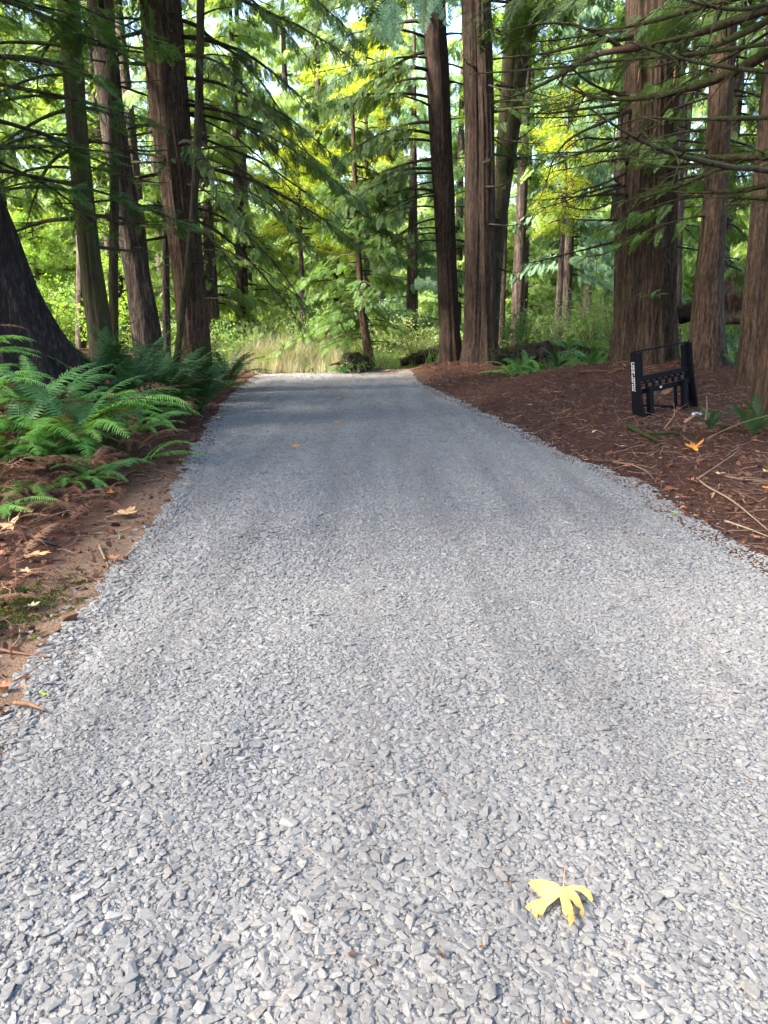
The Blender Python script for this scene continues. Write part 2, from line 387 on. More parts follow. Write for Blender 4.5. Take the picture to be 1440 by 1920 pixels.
# driveway: a bed of fine crushed rock with the stones lying on and in it
dy = np.unique(np.r_[np.linspace(-4, 8, 200), np.linspace(8, YEND + .5, 150)]); ds = np.linspace(0, 1, 74)
X = xl(dy)[:, None] + (xr(dy) - xl(dy))[:, None] * (ds[None] * 1.08 - .04); Y = np.repeat(dy[:, None], len(ds), 1)
Z = drive_z(X, Y)
n_ = len(ds); ii = (np.arange(len(dy) - 1)[:, None] * n_ + np.arange(n_ - 1)[None]).ravel()
m, nt, b = mat('gravel_bed', .9, .2)
g = nt.nodes.new('ShaderNodeNewGeometry'); P_ = g.outputs['Position']
vo = nd(nt, 'ShaderNodeTexVoronoi', Scale=70.0); nt.links.new(P_, vo.inputs['Vector'])
vc = ramp(nt, vo.outputs['Color'], [(.0, (.125, .122, .118)), (.5, (.145, .141, .136)), (1, (.165, .16, .154))])
gap_shade = ramp(nt, vo.outputs['Distance'], [(.25, (1, 1, 1)), (.62, (.5, .5, .5))])  # shade in the gaps between stones, painted as darker cell edges
mu = nd(nt, 'ShaderNodeMix', data_type='RGBA', blend_type='MULTIPLY'); mu.inputs[0].default_value = 1
nt.links.new(vc, mu.inputs[6]); nt.links.new(gap_shade, mu.inputs[7])
dn = noise(nt, .9, 4, P_)
nt.links.new(mixc(nt, math_(nt, 'MULTIPLY', dn, .3), mu.outputs[2], (.10, .093, .086)), b.inputs['Base Color'])
bump(nt, b, math_(nt, 'SUBTRACT', 1.0, vo.outputs['Distance']), 1.0, .012)
M['gravel_bed'] = m
m, nt, b = mat('crushed_rock', .8, .25)
oi = nt.nodes.new('ShaderNodeObjectInfo'); g = nt.nodes.new('ShaderNodeNewGeometry')
c = ramp(nt, oi.outputs['Random'], [(0, (.105, .099, .092)), (.25, (.123, .1155, .1065)), (.6, (.131, .123, .113)), (.82, (.144, .135, .123)), (.93, (.128, .113, .097)), (.985, (.168, .161, .152))])
nn = noise(nt, 120, 3, g.outputs['Position'], .7)
mu = nd(nt, 'ShaderNodeMix', data_type='RGBA', blend_type='MULTIPLY'); mu.inputs[0].default_value = 1
nt.links.new(c, mu.inputs[6]); nt.links.new(ramp(nt, nn, [(.3, (.72, .72, .73)), (.7, (1.12, 1.12, 1.1))]), mu.inputs[7])
mp = nd(nt, 'ShaderNodeMapping'); mp.inputs['Scale'].default_value = (2.6, .22, 1); nt.links.new(g.outputs['Position'], mp.inputs[0])
dust = noise(nt, 1.0, 4, mp.outputs[0], .6)
mu2 = nd(nt, 'ShaderNodeMix', data_type='RGBA', blend_type='MULTIPLY'); mu2.inputs[0].default_value = 1
nt.links.new(mu.outputs[2], mu2.inputs[6]); nt.links.new(ramp(nt, dust, [(.36, (.8, .795, .79)), (.5, (1, 1, 1)), (.64, (1.14, 1.13, 1.11))]), mu2.inputs[7])
nt.links.new(mu2.outputs[2], b.inputs['Base Color']); bump(nt, b, nn, .4, .003)
M['rock'] = m
driveway = link('driveway', mesh('driveway', np.stack([X.ravel(), Y.ravel(), Z.ravel()], 1), np.stack([ii, ii + 1, ii + 1 + n_, ii + n_], 1), M['gravel_bed'], True), kind='structure')

def stone_mesh(seed):
    r = np.random.default_rng(seed)
    bm = bmesh.new()
    sx = r.uniform(.75, 1.3); sy = r.uniform(.6, 1.0); sz = r.uniform(.30, .48)
    for k in range(13):
        v = r.normal(size=3); v /= np.linalg.norm(v); v = np.sign(v) * np.abs(v) ** .75
        bm.verts.new((v[0] * sx * r.uniform(.8, 1.05), v[1] * sy * r.uniform(.8, 1.05), v[2] * sz * r.uniform(.8, 1.0)))
    bmesh.ops.convex_hull(bm, input=bm.verts)
    bmesh.ops.delete(bm, geom=[v for v in bm.verts if not v.link_faces], context='VERTS')
    me = bpy.data.meshes.new('stone'); bm.to_mesh(me); bm.free(); me.materials.append(M['rock']); return me
STONES = [stone_mesh(100 + i) for i in range(16)]
library('stone', STONES)
rg = np.random.default_rng(11)
def gravel_points(y0, y1, sp, smin, smax, spill=.06, jit=.48):
    ys = np.arange(y0, y1, sp); P = []; 
    for y in ys:
        xs = np.arange(xl(y) - .9, xr(y) + .9, sp)
        P.append(np.stack([xs + rg.uniform(-jit, jit, len(xs)) * sp, y + rg.uniform(-jit, jit, len(xs)) * sp], 1))
    P = np.concatenate(P); o = outside(P[:, 0], P[:, 1])
    e = spill + .20 * (fbm(P[:, 0] * 2.2, P[:, 1] * 2.2, 40) - .5) + .10 * (vnoise(P[:, 0] * 9, P[:, 1] * 9, 44) - .5)
    stray = (rg.random(len(P)) < .035 * (1 - ss(.05, .45, o)))
    P = P[(o < e) | stray]
    # only what the lens can reach, with room for a step to the side
    P = P[np.abs(P[:, 0]) < .58 * P[:, 1] + 1.1]
    n = len(P); s = smin + (smax - smin) * rg.beta(1.4, 3.8, n)
    big = .75 + .6 * fbm(P[:, 0] * .9 + 5, P[:, 1] * .5, 47)
    s = s * big
    o = outside(P[:, 0], P[:, 1])
    z = np.maximum(drive_z(P[:, 0], P[:, 1]), H(P[:, 0], P[:, 1]))
    z = z + s * rg.uniform(-.12, .12, n)
    rot = np.stack([rg.normal(0, .11, n), rg.normal(0, .11, n), rg.uniform(0, 6.28, n)], 1)
    return np.c_[P, z], rot, s
Ps, Rs, Ss = [], [], []
for args in ((.75, 4.2, .0185, .0075, .031), (.75, 4.2, .0130, .004, .010), (4.2, 9.5, .0225, .010, .030), (9.5, YEND + .3, .036, .014, .032)):
    p, r, s = gravel_points(*args); Ps.append(p); Rs.append(r); Ss.append(s)
strew('gravel', 'stone', np.concatenate(Ps), np.concatenate(Rs), np.concatenate(Ss), rng=rg, kind='stuff',
      label='grey crushed rock spread over the driveway', category='gravel')
print('gravel', sum(map(len, Ps)))
# the larger stones nearest to the lens, one by one
k = 0
while k < 260:
    y = rg.uniform(1.0, 3.0); x = rg.uniform(-.6, .6) * (y * .9 + .4)
    if outside(x, y) > -.05: continue
    s = rg.uniform(.016, .026)
    link('stone', STONES[k % 16], driveway, (x, y, float(drive_z(x, y)) + s * .22), (rg.normal(0, .1), rg.normal(0, .1), rg.uniform(0, 6.28)), s)
    k += 1
# ------------------------------------------------------------------ foliage pieces
def kite(B, D, S, l, w, fold=0.0):             # a pointed scale-leaf from B along D, side S
    N = np.cross(D, S)
    return np.array([B, B + D * l * .45 + S * w + N * fold * w, B + D * l, B + D * l * .45 - S * w + N * fold * w])
def spray_mesh(name, seed, m, nb=12, sub=3, width=.017, droop=.18, wid=.40, ang=52):
    r = np.random.default_rng(seed); mb = MB()
    ax = lambda t: np.array([t, .03 * math.sin(3 * t + seed), -droop * t * t])
    mb.add(*tube(np.array([ax(t) for t in np.linspace(0, .9, 4)]), [.008, .007, .005, .003], 3, False))
    for i in range(nb):
        t = .06 + .92 * (i + .5) / nb
        for sd in (-1, 1):
            l = (wid * (1 - t) ** .75 * min(1, .55 + 2.2 * t) + .07) * r.uniform(.75, 1.15)
            a = math.radians(ang * r.uniform(.85, 1.15) * (1 - .35 * t))
            D = np.array([math.cos(a), sd * math.sin(a), -.12 + r.normal(0, .10)]); D /= np.linalg.norm(D)
            S = np.cross([0, 0, 1.], D); S /= np.linalg.norm(S)
            B = ax(t + r.uniform(-.02, .02))
            mb.add(kite(B, D, S, l, width * r.uniform(.8, 1.2), .3), [(0, 1, 2, 3)])
            for q in range(sub):
                u = .22 + .65 * (q + .5) / sub
                for s2 in (-1, 1):
                    D2 = D * .75 + S * s2 * .62; D2 /= np.linalg.norm(D2)
                    mb.add(kite(B + D * l * u, D2, np.cross([0, 0, 1.], D2), l * .40 * (1.1 - u * .6) * r.uniform(.8, 1.2), width * .72, .2), [(0, 1, 2, 3)])
    mb.add(kite(ax(.93), np.array([.95, 0, -.3]), np.array([0, 1., 0]), .16, width, .2), [(0, 1, 2, 3)])
    return mb.mesh(name, m)
def maple_outline(r, n=1.0):
    half = [(0, 1.0), (7, .80), (11, .86), (17, .66), (24, .36), (31, .62), (35, .74), (40, .72), (47, .98), (52, .76), (57, .80), (64, .56), (74, .34), (88, .44), (97, .60), (106, .66), (114, .46), (126, .38), (145, .24), (165, .10)]
    kl = r.uniform(.75, 1.1, 4); kf = lambda a, k: kl[0 if a < 24 else k if a < 74 else 3]
    pts = [(a, q * r.uniform(.9, 1.08) * kf(a, 1)) for a, q in half] + [(-a * .93, q * r.uniform(.9, 1.08) * kf(a, 2)) for a, q in half[:0:-1]]
    return np.array([[q * math.cos(math.radians(a)), q * math.sin(math.radians(a))] for a, q in pts])
def broadleaf_mesh(name, seed, m, n=9, size=.13, oval=False, spread=.36):
    r = np.random.default_rng(seed); mb = MB()
    for k in range(n):
        P = np.array([r.uniform(0, .95), r.normal(0, spread * .5), r.normal(0, .12)])
        a = r.uniform(0, 6.28); tilt = r.normal(0, .5); roll = r.normal(0, .5)
        s = size * r.uniform(.7, 1.25)
        if oval: O = np.array([[0, 0], [.35, .27], [.7, .24], [1, 0], [.7, -.24], [.35, -.27]])
        else:
            h = [(0, 1.0), (20, .42), (46, .9), (72, .36), (105, .6), (150, .2)]
            O = np.array([[q * math.cos(math.radians(g)), q * math.sin(math.radians(g))] for g, q in h + [(-g, q) for g, q in h[:0:-1]]])
        V = np.c_[O, -.25 * O[:, 0] ** 2 - .1 * np.abs(O[:, 1])] * s
        R = np.array(Matrix.Rotation(a, 3, 'Z') @ Matrix.Rotation(tilt, 3, 'Y') @ Matrix.Rotation(roll, 3, 'X'))
        mb.add(V @ R.T + P, [tuple(range(len(O)))])
    mb.add(*tube(np.array([[0, 0, 0], [.5, .02, .01], [1, 0, -.03]]), [.006, .005, .003], 3, False))
    return mb.mesh(name, m)
def lib_spray(key, m, n=4, fn=spray_mesh, **kw): library(key, [fn(key, 500 + 17 * i + len(key), M[m], **kw) for i in range(n)])
lib_spray('cedar_dark', 'cedar_dark'); lib_spray('cedar_mid', 'cedar_mid'); lib_spray('cedar_blue', 'cedar_blue', nb=13)
lib_spray('hemlock', 'hemlock', nb=14, width=.013, droop=.10, wid=.34, ang=60)
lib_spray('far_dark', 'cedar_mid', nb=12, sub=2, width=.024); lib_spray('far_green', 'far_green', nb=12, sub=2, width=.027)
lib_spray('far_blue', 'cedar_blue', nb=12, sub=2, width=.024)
lib_spray('lime', 'lime', fn=broadleaf_mesh); lib_spray('yellow', 'yellow', fn=broadleaf_mesh)
lib_spray('shrub', 'shrub', fn=broadleaf_mesh, n=4, oval=True, size=.16, spread=.5)
lib_spray('shrub_pale', 'shrub_pale', fn=broadleaf_mesh, oval=True, size=.14, spread=.5)

library('dead_tip', [broadleaf_mesh('dead_tip', 900 + i, M['dry_grass'], 7, .07, True, .5) for i in range(3)])
def grass_mesh(seed, m, n=16, h=1.0, lean=.35, w=.006):
    r = np.random.default_rng(seed); mb = MB()
    for k in range(n):
        a = r.uniform(0, 6.28); d = np.array([math.cos(a), math.sin(a), 0]); s = np.array([-d[1], d[0], 0])
        hh = h * r.uniform(.5, 1.1); ln = lean * r.uniform(.2, 1.5) * hh; b0 = np.array([r.normal(0, .08), r.normal(0, .08), 0])
        t = np.linspace(0, 1, 5); V = []
        for q in t:
            c = b0 + d * ln * q * q + np.array([0, 0, hh * (q - .25 * lean * q * q)])
            ww = w * (1 - .8 * q); V += [c - s * ww, c + s * ww]
        mb.add(V, [(2 * i, 2 * i + 1, 2 * i + 3, 2 * i + 2) for i in range(4)])
    return mb.mesh('grass', m)
library('dry_grass', [grass_mesh(i, M['dry_grass'], 22, 1.0, .45) for i in range(4)])
library('green_grass', [grass_mesh(20 + i, M['shrub'], 18, .6, .6, .008) for i in range(3)])

def twig_mesh(seed, m, side=2):
    r = np.random.default_rng(seed); mb = MB(); t = np.linspace(0, 1, 7)
    P = np.c_[t - .5, .10 * np.sin(3 * t + r.uniform(0, 6)) + .04 * r.normal(size=7), .05 * np.sin(2.5 * t + r.uniform(0, 6))]
    mb.add(*tube(P, np.linspace(.017, .006, 7), 4))
    for k in range(side):
        i = r.integers(1, 5); d = np.array([r.uniform(.2, 1), r.choice([-1, 1]) * r.uniform(.4, 1), r.uniform(-.1, .5)]); d /= np.linalg.norm(d)
        mb.add(*tube(np.array([P[i], P[i] + d * .12, P[i] + d * .25 + [0, 0, .02]]), [.010, .008, .004], 3))
    return mb.mesh('twig', m)
library('twig', [twig_mesh(i, M['twig'], i % 4) for i in range(8)])
library('twig_pale', [twig_mesh(30 + i, M['twig_pale'], i % 3) for i in range(5)])
def scrap_mesh(seed, m):
    r = np.random.default_rng(seed); n = 6; a = np.sort(r.uniform(0, 6.28, n)); q = r.uniform(.5, 1, n)
    V = np.c_[np.cos(a) * q, np.sin(a) * q * .6, .25 * np.cos(a) ** 2 + .1 * r.normal(size=n)]
    return mesh('scrap', V, [tuple(range(n))], m)
library('scrap', [scrap_mesh(i, M['litter']) for i in range(6)])
library('clod', [(lambda me: (me.materials.clear(), me.materials.append(M['clod']), me)[2])(stone_mesh(300 + i)) for i in range(6)])
def moss_mesh(seed):
    r = np.random.default_rng(seed); mb = MB()
    for k in range(26):
        a = r.uniform(0, 6.28); B = np.array([r.normal(0, .5), r.normal(0, .5), 0]); D = np.array([math.cos(a) * .7, math.sin(a) * .7, .7])
        mb.add(kite(B, D, np.array([-math.sin(a), math.cos(a), 0]), r.uniform(.3, .7), .09, .2), [(0, 1, 2, 3)])
    return mb.mesh('moss', M['moss'])
library('moss', [moss_mesh(i) for i in range(4)])

# ------------------------------------------------------------------ trees
def trunk_mesh(P, R, m, seg=40, ridge=.06, nr=11, flute=0.0, nflute=2, flare=.0, seed=0, rows=70, phase=0.0):
    """P: centre line, R: radii; bark ridges run up the stem, flutes split it, roots flare at the foot"""
    Q = resample(np.c_[P, R], rows); P = Q[:, :3]; R = Q[:, 3]
    h = P[:, 2] - P[0, 2]
    a = np.linspace(0, 2 * math.pi, seg, endpoint=False)
    A, Hh = np.meshgrid(a, h)
    rr = np.ones_like(A)
    if flute: rr += flute * (np.abs(np.cos(A * nflute / 2 + phase + .04 * Hh)) - .75)
    u = A / (2 * math.pi)
    lo = vnoise(np.abs((u * 2 - 1)) * nr + 7, Hh * .5 + seed, seed) * 1.0
    hi = vnoise(np.cos(A) * nr * .6 + 30, np.sin(A) * nr * .6 + Hh * .35, seed + 5)
    hi2 = vnoise(np.cos(A) * nr * 1.6 + 60, np.sin(A) * nr * 1.6 + Hh * .6, seed + 9)
    rr += ridge * (1.2 * (hi - .5) + 1.1 * (np.abs(hi2 - .5) * 2 - .5) + .3 * (lo - .5))
    lobes = .55 + .45 * np.cos(A * 5 + seed) * .7 + .5 * (vnoise(np.cos(A) * 2 + 9, np.sin(A) * 2 + 9, seed + 3) - .5)
    rr += flare * np.exp(-Hh / .45) * (.35 + lobes)
    V = np.stack([P[:, 0][:, None] + R[:, None] * rr * np.cos(A), P[:, 1][:, None] + R[:, None] * rr * np.sin(A), P[:, 2][:, None] + 0 * A], 2).reshape(-1, 3)
    n = len(P)
    F = [(i * seg + j, i * seg + (j + 1) % seg, (i + 1) * seg + (j + 1) % seg, (i + 1) * seg + j) for i in range(n - 1) for j in range(seg)]
    F.append(tuple((n - 1) * seg + j for j in range(seg)))
    return mesh('trunk', V, F, m, True)

def limb_curve(p0, az, L, rise=.05, sag=.25, tip=.15, wob=.04, n=10, r=RNG):
    t = np.linspace(0, 1, n)
    d = np.array([math.sin(az), math.cos(az), 0]); s = np.array([d[1], -d[0], 0])
    ph = r.uniform(0, 6.28); w = wob * np.sin(4 * t + ph) - wob * math.sin(ph)
    jit = np.cumsum(r.normal(0, .008, n)); jit -= jit[0]
    z = rise * t - sag * t ** 2 + tip * t ** 3
    return np.asarray(p0) + L * (d[None] * t[:, None] * .97 + s[None] * (w + jit)[:, None] + np.array([0, 0, 1.])[None] * (z + .5 * jit)[:, None])
def limb_mesh(P, r0, r1, m, twigs=4, tl=.35, r=RNG, hang=.2, seg=6):
    mb = MB(); n = len(P); t = np.linspace(0, 1, n)
    R = (r0 * (1 - t) ** .8 + r1) * (1 + .12 * r.normal(size=n))
    mb.add(*tube(P, np.maximum(R, r1 * .6), seg))
    T = np.gradient(P, axis=0)
    for k in range(twigs):
        i = r.integers(2, n - 1); d = T[i] / np.linalg.norm(T[i])
        s = np.cross(d, [0, 0, 1.]); s = s / (np.linalg.norm(s) + 1e-6) * r.choice([-1, 1])
        v = d * r.uniform(.3, 1.0) + s * r.uniform(.3, 1.0) + np.array([0, 0, r.uniform(-.8, .35)])
        v /= np.linalg.norm(v); l = tl * r.uniform(.5, 1.5); q = r0 * .22 + .002
        mb.add(*tube(np.array([P[i], P[i] + v * l * .5 + [0, 0, -.02], P[i] + v * l + np.array([0, 0, -hang * l]) + r.normal(0, .03, 3)]), [q, q * .7, q * .35], 3))
    return mb.mesh('branch', m, True)
def foliage_on(P, n, size, hang=.6, out=.55, t0=.25, r=RNG, spread=.12, flat=0.0):
    """sprays along a limb: returns points, rotations and sizes"""
    t = t0 + (1 - t0) * r.random(n) ** .85
    k = np.linspace(0, 1, len(P)); Q = np.stack([np.interp(t, k, P[:, j]) for j in range(3)], 1)
    T = np.gradient(P, axis=0); T = np.stack([np.interp(t, k, T[:, j]) for j in range(3)], 1); T /= np.linalg.norm(T, axis=1)[:, None]
    S = np.cross(T, [0, 0, 1.]); S /= np.linalg.norm(S, axis=1)[:, None] + 1e-6
    sg = r.choice([-1, 1], n)[:, None]
    D = T * r.uniform(.2, 1, (n, 1)) + S * sg * out * r.uniform(.4, 1.6, (n, 1)) + np.array([0, 0, -1.])[None] * hang * r.uniform(.4, 1.5, (n, 1)) + r.normal(0, .15, (n, 3))
    Z = np.array([0, 0, 1.])[None] + (S * sg * .6 + T * .3) * (1 - flat) + r.normal(0, .25, (n, 3))
    s = size * (1.1 - .45 * t) * r.uniform(.65, 1.25, n)
    return Q + S * sg * r.uniform(0, spread, (n, 1)) + r.normal(0, spread * .25, (n, 3)), eulers(D, Z), s

class Tree:
    def __init__(s, name, label, cat, base, group=None):
        s.o = thing(name, label, cat, base, group); s.base = np.asarray(base, float); s.fol = {}
    def part(s, name, me, **kw):
        me.transform(Matrix.Translation(tuple(-s.base))); return link(name, me, s.o, **kw)
    def leaves(s, key, trip):
        s.fol.setdefault(key, []).append(trip)
    def finish(s, r=RNG):
        for key, L in s.fol.items():
            P = np.concatenate([l[0] for l in L]) - s.base
            strew('crown', key, P, np.concatenate([l[1] for l in L]), np.concatenate([l[2] for l in L]), s.o, r, kind='stuff')
        return s.o

def px_stem(pts, Y, top=None):
    """pts: (x pixel, y pixel, half width in pixels) up the stem; Y: how far ahead it stands"""
    P = []; R = []
    for x, y, w in pts:
        p = at(x, y, Y); P.append(p); R.append(w / FPX * np.linalg.norm(p - np.array([0, 0, EYE])) * .98)
    P = np.array(P); R = np.array(R)
    if P[0, 2] > P[-1, 2]: P = P[::-1]; R = R[::-1]
    # foot on the ground
    d = (P[1] - P[0]) / (P[1, 2] - P[0, 2])
    z0 = float(H(P[0, 0], P[0, 1])) - .15
    if P[0, 2] > z0:
        P = np.r_[[P[0] - d * (P[0, 2] - z0)], P]; R = np.r_[R[0] * 1.03, R]
    if top:
        d = (P[-1] - P[-2]) / (P[-1, 2] - P[-2, 2]); d[:2] *= .6; k = top - P[-1, 2]
        P = np.r_[P, [P[-1] + d * k * .5, P[-1] + d * k]]; R = np.r_[R, R[-1] * .6, R[-1] * .12]
    return P, R
def stem_at(P, z): return np.array([np.interp(z, P[:, 2], P[:, k]) for k in range(3)])
def stem_r(P, R, z): return float(np.interp(z, P[:, 2], R))
# ------------------------------------------------------------------ the standing trees that can be told apart
def add_limb(tr, C, r0, m='branch_dark', twigs=5, key=None, nf=0, size=.4, tl=.35, **fk):
    r = RNG
    tr.part('branch', limb_mesh(C, r0, .006, M[m], twigs, tl))
    if key and nf: tr.leaves(key, foliage_on(C, nf, size, **fk))
def limbs(tr, P, R, n, z0, z1, az, L, m='branch_dark', key=None, nf=0, size=.4, rise=.05, sag=.25, tip=.15, r0=.03, twigs=5, merged=False, tl=.35, azs=.5, **fk):
    """n limbs between heights z0 and z1; az: a direction, or None for all round"""
    mb = None
    for k in range(n):
        z = z0 + (z1 - z0) * (k + RNG.uniform(.1, .9)) / n
        a = RNG.uniform(0, 6.283) if az is None else az + RNG.normal(0, azs)
        p = stem_at(P, z); rr = stem_r(P, R, z) * .8
        p = p + np.array([math.sin(a), math.cos(a), 0]) * rr
        l = (L(z) if callable(L) else L) * RNG.uniform(.7, 1.2)
        C = limb_curve(p, a, l, rise + RNG.normal(0, .06), sag * RNG.uniform(.7, 1.3), tip)
        q = r0 * RNG.uniform(.7, 1.25)
        if merged:
            mb = mb or MB(); mb.add(*tube(C, np.linspace(q, .006, len(C)), 4))
        else:
            tr.part('branch', limb_mesh(C, q, .006, M[m], twigs, tl))
        if key and nf: tr.leaves(key, foliage_on(C, max(1, int(nf * l / (L(z) if callable(L) else L))), size, **fk))
    if merged: tr.part('limbs', mb.mesh('limbs', M[m], True), kind='stuff')
def high_crown(tr, P, R, z0, z1, L, n=26, nf=26, size=.8, key='cedar_dark'):
    if 9 < P[0, 1] < 18 and P[0, 0] < 0: n = int(n * 1.45); nf = int(nf * 1.15)
    if P[0, 1] > 20: n = int(n * .7); nf = int(nf * .65)
    if P[0, 1] < 0: n = int(n * .7); nf = int(nf * .5)
    """the live top above the frame: what keeps the light off the ground"""
    f = lambda z: L * (1 - .75 * (z - z0) / (z1 - z0))
    limbs(tr, P, R, n, z0, z1 - .3, None, f, key=key, nf=nf, size=size, rise=.02, sag=.35, tip=.15, r0=.05, merged=True, hang=.6, t0=.12, spread=.3)
PI = math.pi
LEFT, RIGHT, AHEAD, BACK = -PI / 2, PI / 2, 0.0, PI

# far left: the dark flared trunk
P, R = px_stem([(-40, 690, 150), (-52, 600, 118), (-76, 500, 98), (-96, 420, 90), (-122, 300, 80), (-150, 100, 74), (-170, 0, 68)], 10.6, 19)
t = Tree('cedar_tree', 'massive dark flared trunk at the far left edge above the ferns', 'tree', P[0])
t.part('trunk', trunk_mesh(P, R, M['dark_bark'], 96, .20, 12, .10, 5, .25, 3, 110))
limbs(t, P, R, 8, 3.2, 6.5, .95, 2.6, key='hemlock', nf=46, size=.42, rise=.0, sag=.2, tip=.02, r0=.022, hang=.12, out=.8, flat=.8, spread=.2, azs=.45)
limbs(t, P, R, 5, 3.6, 6.5, 2.0, 2.0, key='hemlock', nf=30, size=.42, rise=.0, sag=.2, tip=.02, r0=.022, hang=.12, out=.8, flat=.8, spread=.2, azs=.4)
high_crown(t, P, R, 6.5, 19, 3.4, 30, 26, .9, 'hemlock'); t.finish()

# left row
P, R = px_stem([(180, 575, 21), (170, 500, 18), (160, 400, 17), (148, 280, 16), (137, 140, 16), (128, 0, 17)], 14, 18)
tA = Tree('alder_tree', 'slim moss-covered trunk, leftmost of the row behind the dark ferns', 'tree', P[0])
tA.part('trunk', trunk_mesh(P, R, M['moss_bark'], 40, .12, 8, 0, 2, .15, 5, 90))
limbs(tA, P, R, 17, 3.2, 7.6, LEFT, 2.6, m='branch_moss', key='hemlock', nf=26, size=.42, rise=.1, sag=.45, tip=.05, r0=.028, twigs=9, hang=.2, out=.7, t0=.35, flat=.7, azs=.7)
limbs(tA, P, R, 9, 2.6, 7.6, RIGHT, 1.5, m='branch_moss', key='hemlock', nf=7, size=.36, rise=-.05, sag=.2, tip=.25, r0=.024, twigs=8, hang=.2, out=.7, flat=.6, azs=.8)
high_crown(tA, P, R, 8, 18, 2.8, 24, 24, .8, 'hemlock'); tA.finish()

P, R = px_stem([(270, 595, 26), (262, 540, 22), (247, 450, 22), (230, 350, 21), (214, 250, 20), (200, 120, 19), (186, 0, 19)], 17, 19)
t = Tree('fir_tree', 'grey-brown bent trunk in the left row, sunlit pale on one side', 'tree', P[0])
t.part('trunk', trunk_mesh(P, R, M['grey_bark'], 48, .13, 10, 0, 2, .15, 8, 90))
limbs(t, P, R, 11, 3.4, 9, LEFT, 1.9, m='branch_moss', key='cedar_dark', nf=8, size=.4, rise=.0, sag=.2, tip=.22, r0=.03, twigs=9, azs=.8)
limbs(t, P, R, 10, 3.0, 9, RIGHT, 1.6, m='branch_moss', key='cedar_dark', nf=6, size=.4, rise=-.1, sag=.15, tip=.25, r0=.028, twigs=9, azs=.7)
high_crown(t, P, R, 9, 19, 3.0, 22, 24, .9); t.finish()

P, R = px_stem([(213, 590, 8), (213, 480, 7.5), (215, 380, 8), (213, 250, 8), (209, 120, 8), (205, 0, 8)], 15, 12)
t = Tree('alder_tree', 'thin straight mossy stem close in front of the bent grey trunk', 'tree', P[0])
t.part('trunk', trunk_mesh(P, R, M['moss_bark'], 16, .09, 4, 0, 2, .1, 11, 50))
limbs(t, P, R, 7, 2.8, 7.5, None, 1.1, m='branch_moss', rise=.1, sag=.2, tip=.2, r0=.014, twigs=7); t.finish()

P, R = px_stem([(362, 618, 29), (358, 560, 27), (350, 480, 28), (338, 380, 29), (325, 270, 31), (312, 150, 31), (300, 0, 30)], 17, 24)
tB = Tree('cedar_tree', 'stout reddish-brown cedar trunk, rightmost of the left row', 'tree', P[0])
tB.part('trunk', trunk_mesh(P, R, M['cedar_bark'], 72, .14, 13, .06, 4, .14, 14, 110))
limbs(tB, P, R, 14, 3.0, 8.6, LEFT + .2, 2.0, m='branch_moss', key='cedar_dark', nf=6, size=.4, rise=-.05, sag=.1, tip=.22, r0=.032, twigs=10, azs=.7)
limbs(tB, P, R, 12, 4.2, 8.8, 1.75, 3.6, m='branch_dark', key='cedar_dark', nf=58, size=.36, rise=-.02, sag=.5, tip=.02, r0=.035, twigs=9, azs=.42, hang=.7, t0=.32, tl=.6)
limbs(tB, P, R, 11, 3.0, 6.0, 1.55, 3.0, m='branch_dark', key='cedar_mid', nf=9, size=.4, rise=-.05, sag=.62, tip=.04, r0=.024, twigs=16, azs=.5, hang=.7, t0=.6, tl=.7)
limbs(tB, P, R, 10, 1.2, 5.5, None, .8, m='twig_pale', rise=.15, sag=.3, tip=.1, r0=.008, twigs=6)
high_crown(tB, P, R, 8.5, 24, 4.2, 40, 30, 1.0); tB.finish()

P, R = px_stem([(340, 600, 6), (352, 500, 6), (362, 400, 6.5), (370, 280, 7), (374, 150, 6.5), (377, 0, 6)], 16, 11)
t = Tree('alder_sapling', 'thin mossy sapling leaning across the stout reddish cedar trunk at left', 'sapling', P[0])
t.part('trunk', trunk_mesh(P, R, M['moss_bark'], 14, .09, 4, 0, 2, .05, 15, 50))
limbs(t, P, R, 9, 2.4, 8, RIGHT, 1.2, m='branch_dark', rise=.1, sag=.3, tip=.1, r0=.012, twigs=8, azs=.9); t.finish()
for lab, pts, Y, mm in (('narrow dark stem standing between the bent grey trunk and stout cedar', [(312, 600, 7), (311, 520, 6.5), (310, 400, 6), (306, 250, 6)], 19, 'grey_bark'),
                        ('pale lit stem just behind the slim mossy alder at left', [(152, 570, 9), (153, 480, 9), (150, 380, 8), (146, 250, 8)], 23, 'grey_bark')):
    P, R = px_stem(pts, Y, 12); t = Tree('hemlock_sapling', lab, 'sapling', P[0]); t.part('trunk', trunk_mesh(P, R, M[mm], 14, .08, 4, 0, 2, .1, 21, 40))
    limbs(t, P, R, 8, 2.0, 8, None, 1.2, key='hemlock', nf=10, size=.35, sag=.3, r0=.01, twigs=4, flat=.6, hang=.25); t.finish()

# right of the driveway's end
P, R = px_stem([(847, 676, 22), (842, 600, 18.5), (838, 500, 18), (833, 400, 18.5), (827, 280, 19), (820, 150, 19), (812, 0, 19)], 24, 24)
tC = Tree('fir_tree', 'straight brown fir trunk, left of the two trunks at the driveway end', 'tree', P[0])
tC.part('trunk', trunk_mesh(P, R, M['cedar_bark_dark'], 56, .09, 11, 0, 2, .2, 17, 110))
limbs(tC, P, R, 16, 5.2, 10.2, LEFT - .15, 3.4, m='branch_dark', key='cedar_dark', nf=90, size=.4, rise=.12, sag=.42, tip=.02, r0=.04, twigs=8, azs=.4, hang=.75, t0=.22, spread=.25)
limbs(tC, P, R, 10, 3.4, 6.0, LEFT - .2, 2.4, m='branch_dark', key='cedar_dark', nf=12, size=.45, rise=.02, sag=.4, tip=.05, r0=.026, twigs=12, azs=.5, t0=.5, tl=.6)
